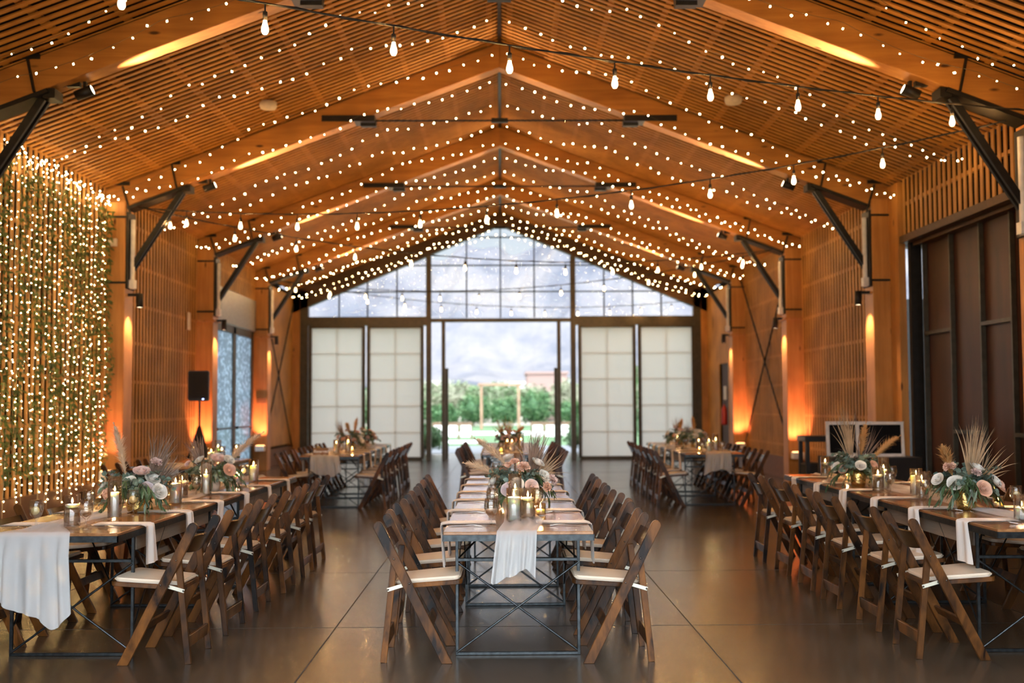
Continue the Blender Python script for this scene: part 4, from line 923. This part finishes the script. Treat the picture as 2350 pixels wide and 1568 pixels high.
bouquet(x, y, 16, 'bouquet with tan fan palm, farther one of the right back row', [(1, .1, .30, 't', .02, .16)], [(0.02, .38, 30, 't', .0, .15, .22)], 'wbwpbw')
x, y = rowpt('right back row', .03, 1.8)
bouquet(x, y, 17, 'bouquet with pale plume and white roses, nearer one of right back row', [(-1, -.05, .36, 't', .0, .16)], [(-.3, .32, 18, 'd', -.05, .15, .2)], 'wwbwpww')
x, y = rowpt('right front row', -.17, 2.95)
bouquet(x, y, 18, 'bouquet with tall brown grasses, farther one of the right front row', [(1, .62, .38, 't', .08, .16), (1, .06, .36, 't', .03, .18)], [(-.16, .56, 40, 't', -.03, .14, .10), (.35, .42, 16, 'd', .03, .15, .3)], 'wpwpwbw', hang=.12,
        roses=[(-.19, -.02, .16), (-.14, -.05, .15), (-.02, -.12, .18), (.10, -.10, .18), (.18, -.06, .14), (.14, -.12, .13), (-.06, .04, .24)])
x, y = rowpt('right front row', -.13, 1.02)
bouquet(x, y, 20, 'bouquet with a tall dried palm fan, nearer one of right front row', [(-1, -.28, .27, 't', -.06, .17)], [(.16, .46, 44, 't', .05, .16, .11), (.7, .32, 12, 't', .1, .17, .3)], 'wwpwpbwp', hang=.16,
        roses=[(-.19, -.02, .20), (-.10, -.08, .18), (.04, -.16, .15), (.15, -.10, .19), (.20, -.06, .16), (.04, -.06, .24), (.08, .0, .27), (-.10, .0, .27)])
# reserved sign on the left back row
x, y = rowpt('left back row', -.14, .17)
sg_ = empty('reserved_sign', (x, y, TH), 0.03, 'small wooden Reserved sign at front of the left back row', 'sign')
b = MB(); b.box((0, 0, 0.055), (0.22, 0.03, 0.10)); b.build('sign_block', M['sign'], sg_, bev=0.002)
tc = bpy.data.curves.new('sign_lettering', 'FONT'); tc.body = 'Reserved'; tc.size = 0.056; tc.align_x = 'CENTER'; tc.align_y = 'CENTER'; tc.extrude = 0.001; tc.shear = 0.35; tc.offset = 0.0012
tc.materials.append(M['whitewood']); to = bpy.data.objects.new('sign_lettering', tc); COL.objects.link(to); bpy.context.view_layer.update(); me = bpy.data.meshes.new_from_object(to.evaluated_get(bpy.context.evaluated_depsgraph_get())); bpy.data.objects.remove(to)
me.materials.clear(); me.materials.append(M['whitewood']); place(me, 'sign_lettering', sg_, (0, -0.0165, 0.055), (PI / 2, 0, 0))

# ------------------------------------------------------------------ side table near the left wall
sx, sy = -3.80, 11.35
ROWS['left wall table'] = (sx, sy, sx)
table(sx, sy, 0.0, 'farm table by the left wall with candles and gauze runner')
for k in range(3):
    chair(sx - .37, sy + .45 + .68 * k, PI, 'brown wooden folding chair on wall side of left wall table, %s from front' % ORD[k], 'folding chairs at the left wall table')
def runner2():
    b = MB()
    def fn(u, v):
        s = u * 2.4
        if s < .25: return ((v - .5) * .26, -.012 - .02 * abs(math.sin(v * 12)), .004 - (.25 - s))
        return ((v - .5) * .26 + .03 * math.sin(s * 2), s - .25, .006 + .008 * (1 + math.sin(v * 14 + s * 4)))
    b.sheet(fn, 60, 20); tag(b.build('table_runner', M['gauze'], loc=(sx + .03, sy, TH + .001), fixn=False), 'pale gauze runner falling off the left wall table', 'table runner')
runner2()
cset('left wall table', [('tall', .25, .35, KN['tall'] + ', right front of the left wall table'), ('pillar', .30, .75, KN['pillar'] + ', right side of the left wall table'), ('tall', -.08, 1.3, KN['tall'] + ', middle of left wall table'),
    ('float', .22, 1.5, KN['float'] + ', left wall table'), ('tall', .10, 1.75, KN['tall'] + ', rear of left wall table'), ('pillar', .30, 1.9, KN['pillar'] + ', far corner of left wall table')])
goblet(0, sx - .08, sy + .30, TH, 'stemmed water glass on the left wall table', 'water glasses on the wall table')
for k, (ax, ay) in enumerate(((.05, .35), (.0, .95))):
    o = bpy.data.objects.new('napkin', NAPS[k]); COL.objects.link(o); o.location = (sx - TW / 2, sy + ay, TH); o.rotation_euler = (0, 0, PI); tag(o, 'ivory napkin on wall side of left wall table, %s' % ('front' if k == 0 else 'middle'), 'napkin', 'napkins on the left wall table')

# ------------------------------------------------------------------ loudspeaker, chalkboards, black stand
t = empty('speaker_stand', (-5.0, 16.6, 0), 0, 'black tripod speaker stand before the second left column', 'speaker stand')
b = MB(); b.tube([(0, 0, 0.55), (0, 0, 1.56)], 0.018, 10); b.build('pole', M['black'], t)
b = MB(); b.lathe([(0.42, 0.02), (0.30, 0.35), (0.11, 0.85), (0.035, 1.12), (0.02, 1.15)], n=9); b.build('stand_cover', M['blackcloth'], t)
t = empty('loudspeaker', (-5.0, 16.6, 1.56), 0.12, 'black loudspeaker on a covered stand by the left wall', 'loudspeaker')
b = MB(); b.prism([(-.17, -.14), (.17, -.14), (.13, .16), (-.13, .16)], 0, .50, ax='z'); b.build('cabinet', M['black'], t, bev=.015, seg=2)
b = MB(); b.box((0, -.143, .26), (.30, .008, .44)); b.build('grille', M['blackcloth'], t, bev=.003)
b = MB(); b.box((.08, -.150, .03), (.025, .006, .014)); b.build('status_light', M['led'], t)

b = empty('display_table', (4.86, 13.15, 0), 0, 'black cloth covered table under the chalkboards', 'table')
m_ = MB(); m_.box((0, 0, TH - .012), (1.15, .62, .024)); m_.build('table_top', M['black'], b)
def skirt(w, d, h, n=60):
    q = MB()
    def fn(u, v):
        a = u * 4; k = int(min(3, a)); f_ = a - k; cs = [(-w, -d), (w, -d), (w, d), (-w, d), (-w, -d)]
        x_ = cs[k][0] + (cs[k + 1][0] - cs[k][0]) * f_; y_ = cs[k][1] + (cs[k + 1][1] - cs[k][1]) * f_; r_ = 1 + .03 * v * math.sin(u * 150)
        return (x_ * r_, y_ * r_, h * (1 - v))
    q.sheet(fn, n * 4, 4); return q
skirt(.58, .315, TH).build('table_skirt', M['blackcloth'], b, fixn=False)
for k, (cx, cy, w_, h_, rz, lab) in enumerate(((4.66, 13.30, .62, .46, 0.05, 'white framed chalkboard standing behind, left of the pair'), (5.00, 13.10, .62, .46, -0.05, 'white framed chalkboard in front, right of the pair'))):
    c_ = empty('chalkboard', (cx, cy, TH), rz, lab, 'chalkboard', 'framed chalkboards by the right wall'); M_ = Matrix.Rotation(-.06, 3, 'X')
    fr = MB()
    for s in (-1, 1):
        fr.box(M_ @ V((s * (w_ / 2 - .02), 0, h_ / 2)), (.04, .025, h_), M_); fr.box(M_ @ V((0, 0, h_ / 2 + s * (h_ / 2 - .02))), (w_, .025, .04), M_)
    fr.build('frame', M['whitewood'], c_, bev=.003)
    fr = MB(); fr.box(M_ @ V((0, .002, h_ / 2)), (w_ - .07, .012, h_ - .07), M_); fr.build('board', M['chalk'], c_)
st = empty('black_stand', (4.46, 13.9, 0), 0.0, 'black padded stand beside the chalkboards by the right wall', 'stand')
m_ = MB(); m_.box((0, 0, .98), (.54, .40, .08)); m_.build('stand_top', M['black'], st, bev=.01)
for a in (-1, 1):
    for c_ in (-1, 1): m_ = MB(); m_.box((a * .23, c_ * .16, .475), (.05, .05, .95)); m_.build('leg', M['black'], st)
m_ = MB(); m_.box((0, 0, .33), (.50, .36, .62)); m_.build('cloth_cover', M['blackcloth'], st, bev=.02)

# ------------------------------------------------------------------ outdoors
mt = plain('patio concrete', (0.17, 0.18, 0.20), 0.45, vary=0.15, nscale=1.5)
b = MB(); b.box((0, 33.5, -.06), (46, 6.0, .12)); o = b.build('patio_floor', mt, loc=(0, -0.0, -.005)); o['kind'] = 'structure'
gm = plain('lawn', (0.10, 0.18, 0.08), 0.9, vary=0.25, nscale=2)
b = MB(); b.box((0, 55, -.08), (60, 37, .14)); o = b.build('lawn', gm); tag(o, 'green lawn beyond the patio', 'lawn', kind='stuff')
dm = plain('desert ground', (0.28, 0.25, 0.20), 0.95, vary=0.25, nscale=0.05)
b = MB(); b.box((0, 320, -.2), (1400, 520, .2)); b.box((0, 40, -.25), (200, 60, .1)); b.box((0, -62, -.25), (200, 120, .1)); o = b.build('ground', dm); o['kind'] = 'structure'
pv = plain('white paving', (0.85, 0.85, 0.84), 0.6, vary=.04)
b = MB(); b.box((0, 52, .02), (9.0, 3.4, .08)); o = b.build('stone_slab', pv); tag(o, 'white stone slab crossing the lawn outside', 'slab')
b = MB(); b.box((-1.6, 40, .01), (1.6, 2.2, .05)); o = b.build('stepping_stone', pv, bev=.02); tag(o, 'white stepping stone on the lawn outside', 'stepping stone')
def bush_mesh(rx, ry, rz, n, ls, seed, mats):
    rr = random.Random(seed); b = MB()
    k = 10
    def core(u, v):
        a = u * 2 * PI; e = v * PI - PI / 2; d = V((math.cos(a) * math.cos(e), math.sin(a) * math.cos(e), math.sin(e)))
        q = .70 + .22 * noise.noise(d * 1.9 + V((seed, 0, 0))); return (d.x * rx * q, d.y * ry * q, rz + d.z * rz * q * .98)
    b.sheet(core, 18, 10, m=0)
    for _ in range(n):
        d = rvec(rr); q = .72 + .30 * noise.noise(d * 1.9 + V((seed, 0, 0))) + rr.uniform(-.1, .14)
        p = V((d.x * rx * q, d.y * ry * q, max(.02, rz + d.z * rz * q))); leaf(b, p, d + rvec(rr) * .9, ls * rr.uniform(.6, 1.4), ls * .5, rvec(rr), rr.randrange(len(mats)), .2)
    return b.mesh('foliage', mats, fixn=False)
g1 = plain('deep green foliage', (0.045, 0.115, 0.04), .7, vary=.4, nscale=3); g2 = plain('light green foliage', (0.11, 0.19, 0.075), .7, vary=.3, nscale=3)
g3 = plain('desert green foliage', (0.20, 0.24, 0.14), .8, vary=.3, nscale=1); g4 = plain('pale sage foliage', (0.29, 0.29, 0.20), .8, vary=.3, nscale=1)
for k, (x, y, rx, ry, rz, nf, lab) in enumerate((
        (-2.35, 30.6, .75, .6, .50, 0, 'low dark shrub outside, left of the doorway'), (2.65, 30.8, .85, .7, .55, 0, 'low dark shrub outside, right of the doorway'),
        (-3.6, 35.5, 1.0, .9, .75, 1, 'light green shrub behind the left doorway shrub'), (4.0, 35.0, 1.1, .9, .8, 1, 'light green shrub behind the right doorway shrub'))):
    t = empty('shrub', (x, y, 0), 0, lab, 'shrub', 'shrubs outside the doorway'); place(bush_mesh(rx, ry, rz, 1500, .07, k + 1, [g1, g2] if nf == 0 else [g2, g1]), 'foliage', t)
    b = MB(); b.tube([(0, 0, -.02), (0.02, 0, rz)], .03, 6); b.build('trunk', M['stem'], t)
bm_ = [bush_mesh(1, 1, 1, 1500, .16, 20 + k, m_) for k, m_ in enumerate(([g1, g2], [g1, g2], [g3, g2], [g3, g4], [g4, g3]))]
def bush(kind, x, y, rx, ry, rz, lab, grp):
    t = empty('bush', (x, y, 0), 0, lab, 'bush', grp); o = place(bm_[kind], 'foliage', t, (0, 0, .12)); o.scale = (rx, ry, rz)
    b = MB(); b.tube([(0, 0, .0), (0, 0, rz)], .06, 6); b.build('trunk', M['stem'], t)
for k, x in enumerate((-8.4, -6.2, -3.9, -1.9, 0.2, 2.4, 4.6, 6.9, 9.2)):
    bush(k % 2, x, 68 + (k % 2) * 1.9, 1.25, 1.1, (.85, .95, .80, 1.1, 1.0, 1.25, .9, 1.0, 1.3)[k], 'rich green hedge bush behind the wooden arch', 'hedge bushes behind the arch')
for k, (x, y, s, h) in enumerate(((-13, 95, 3.0, 1.6), (-7.6, 92, 2.9, 1.9), (-4.5, 98.5, 3.0, 2.0), (-.6, 93, 2.9, 1.8), (3, 98.5, 3.0, 1.7), (7.2, 93.5, 3.0, 1.9), (11.5, 80, 3.2, 2.4), (9.5, 60, 1.6, 2.0), (-10, 60, 1.6, 1.6))):
    bush(2 + k % 3, x, y, s, s, h, 'pale desert bush beyond the hedge', 'desert bushes beyond the hedge')
t = empty('desert_tree', (6.4, 55, 0), 0, 'tall light green tree outside on the right of the doorway', 'tree'); o = place(bm_[2], 'foliage', t, (0, 0, .8)); o.scale = (1.3, 1.3, 1.6)
b = MB(); b.tube([(0, 0, -.02), (.1, 0, 1.2), (0, 0, 2.4)], [.12, .09, .05], 8); b.build('trunk', M['stem'], t)
# wooden ceremony arch
wa = wood('pale arch timber', (0.26, 0.16, 0.10), (0.34, 0.22, 0.15), (1, 1, 8), 3, .6)
t = empty('wooden_arch', (-0.05, 61, 0), 0, 'pale wooden ceremony arch on the lawn outside', 'arch')
for x in (-1.14, 1.14): b = MB(); b.box((x, 0, 1.36), (.17, .17, 2.72)); b.build('post', wa, t, bev=.01)
b = MB(); b.box((0, 0, 2.74), (2.7, .17, .17)); b.build('crossbeam', wa, t, bev=.01)
# ceremony benches with white drapes
bw = wood('dark bench timber', (0.12, 0.07, 0.045), (0.22, 0.14, 0.09), (8, 1, 1), 4, .5)
def bench(x, y, w_, lab):
    t = empty('garden_bench', (x, y, 0), 0, lab, 'bench', 'benches on the lawn')
    b = MB(); b.box((0, 0, .68), (w_, .05, .14)); b.build('back_rail', bw, t)
    b = MB(); b.box((0, .22, .40), (w_, .40, .04)); b.build('seat', bw, t)
    for k in range(4):
        xx = -w_ / 2 + .05 + (w_ - .1) * k / 3; b = MB(); b.box((xx, 0, .34), (.06, .06, .68)); b.box((xx, .38, .19), (.06, .06, .38)); b.build('leg', bw, t)
    for k in range(3):
        xx = -w_ / 2 + w_ * (k + .5) / 3; b = MB(); b.sheet(lambda u, v: (xx + (u - .5) * .42 + .02 * math.sin(v * 5), -.04 + .02 * math.sin(u * 16), .62 - .5 * v), 12, 6); b.build('white_drape', M['whitewood'], t, fixn=False)
bench(-2.10, 43, 1.75, 'dark bench with white drapes, left of the lawn aisle'); bench(2.15, 43, 1.75, 'dark bench with white drapes, right of the lawn aisle')
bench(-4.2, 43, 1.6, 'dark bench with white drapes, far left of the lawn'); bench(4.2, 43, 1.6, 'dark bench with white drapes, far right of the lawn')
# houses
def house(x, y, w_, d, h, col, lab):
    t = empty('house', (x, y, 0), 0, lab, 'house'); cm = plain('stucco', col, .8, vary=.04)
    b = MB(); b.box((0, 0, h / 2), (w_, d, h)); b.build('wall_block', cm, t, bev=.05)
    b = MB(); b.box((0, 0, h + .1), (w_ + .3, d + .3, .25)); b.build('roof', cm, t)
    b = MB(); b.box((-w_ * .2, -d / 2 - .02, h * .5), (w_ * .16, .05, h * .22)); b.build('window', M['frame'], t)
house(4.75, 105, 4.1, 6, 4.7, (0.27, 0.18, 0.155), 'pinkish stucco house behind the hedge, right')
house(-15, 140, 5, 5, 4.9, (0.5, 0.49, 0.47), 'small white house on the foothill, left'); house(1.8, 135, 4.0, 4, 4.4, (0.5, 0.5, 0.49), 'low white house behind the arch')
house(-9.5, 138, 4, 4, 4.6, (0.5, 0.48, 0.45), 'second small white house, left of the arch')
# mountain
def mountain():
    m, nt = mat('pale cliff rock'); b = N(nt, 'BsdfPrincipled', Roughness=.95); b.inputs['Specular IOR Level'].default_value = .1
    tc = N(nt, 'TexCoord'); mp = N(nt, 'Mapping'); mp.inputs['Scale'].default_value = (.03, .03, .012); nt.links.new(tc.outputs['Object'], mp.inputs[0])
    n1 = N(nt, 'TexNoise', Scale=1.0, Detail=8.0, Roughness=.65); nt.links.new(mp.outputs[0], n1.inputs[0])
    c = ramp(nt, [(.38, (.095, .10, .122)), (.5, (.145, .141, .153)), (.62, (.19, .175, .171))], n1.outputs['Fac']); nt.links.new(c, b.inputs['Base Color']); out(nt, b.outputs[0])
    g = MB(); nx, ny = 170, 70
    def fn(u, v):
        x = -330 + 660 * u; y = 150 + 420 * v
        sky = 52 + 14 * noise.noise(V((x * .012, 3.1, 0))) + 7 * noise.noise(V((x * .05, 7.7, 0))) + (10 * min(1, max(0, (x - 16) / 14))) + 8 * min(1, max(0, (-x - 25) / 20))
        t = v; foot = 9 * min(1, t / .35) ** 1.5 if t < .35 else 9
        rise = max(0, (t - .42) / .25); cl = min(1, rise); cl = cl * cl * (3 - 2 * cl)
        z = foot + max(0, (t - .35)) * 35 + (sky * 1.12 - 12) * cl * .95
        z += (noise.fractal(V((x * .035, y * .03, 1.5)), 1.0, 2.1, 6) * (.6 + 9 * min(1, max(0, (t - .3) * 3)))) + 5 * cl * abs(noise.noise(V((x * .11, y * .01, 0))))
        return (x, y, z - 1.5)
    g.sheet(fn, nx, ny, sm=False)
    o = g.build('mountain', m, fixn=False); tag(o, 'pale rocky mountain seen through the end windows', 'mountain')
mountain()

# ------------------------------------------------------------------ set the water glasses clear of candles, vases and the sign
def radius(o):
    n = o.name.split('.')[0]
    if n == 'candle_holder': return .034 if 'votive' in o['label'] else .046
    return {'water_goblet': .041, 'flower_centrepiece': .066, 'reserved_sign': .12}.get(n)
tops = [(o, radius(o)) for o in bpy.data.objects if o.parent is None and radius(o)]
fixed = [(o.location, r) for o, r in tops if not o.name.startswith('water_goblet')]
for o, r in tops:
    if o.name.startswith('water_goblet'):
        p0 = o.location.copy()
        for dx, dy in sorted([(a * .02, b * .02) for a in range(-4, 5) for b in range(-5, 6)], key=lambda q: q[0] ** 2 + q[1] ** 2):
            p = p0 + V((dx, dy, 0))
            if all((p - q).length > r + rq for q, rq in fixed): o.location = p; break
        fixed.append((o.location, r))
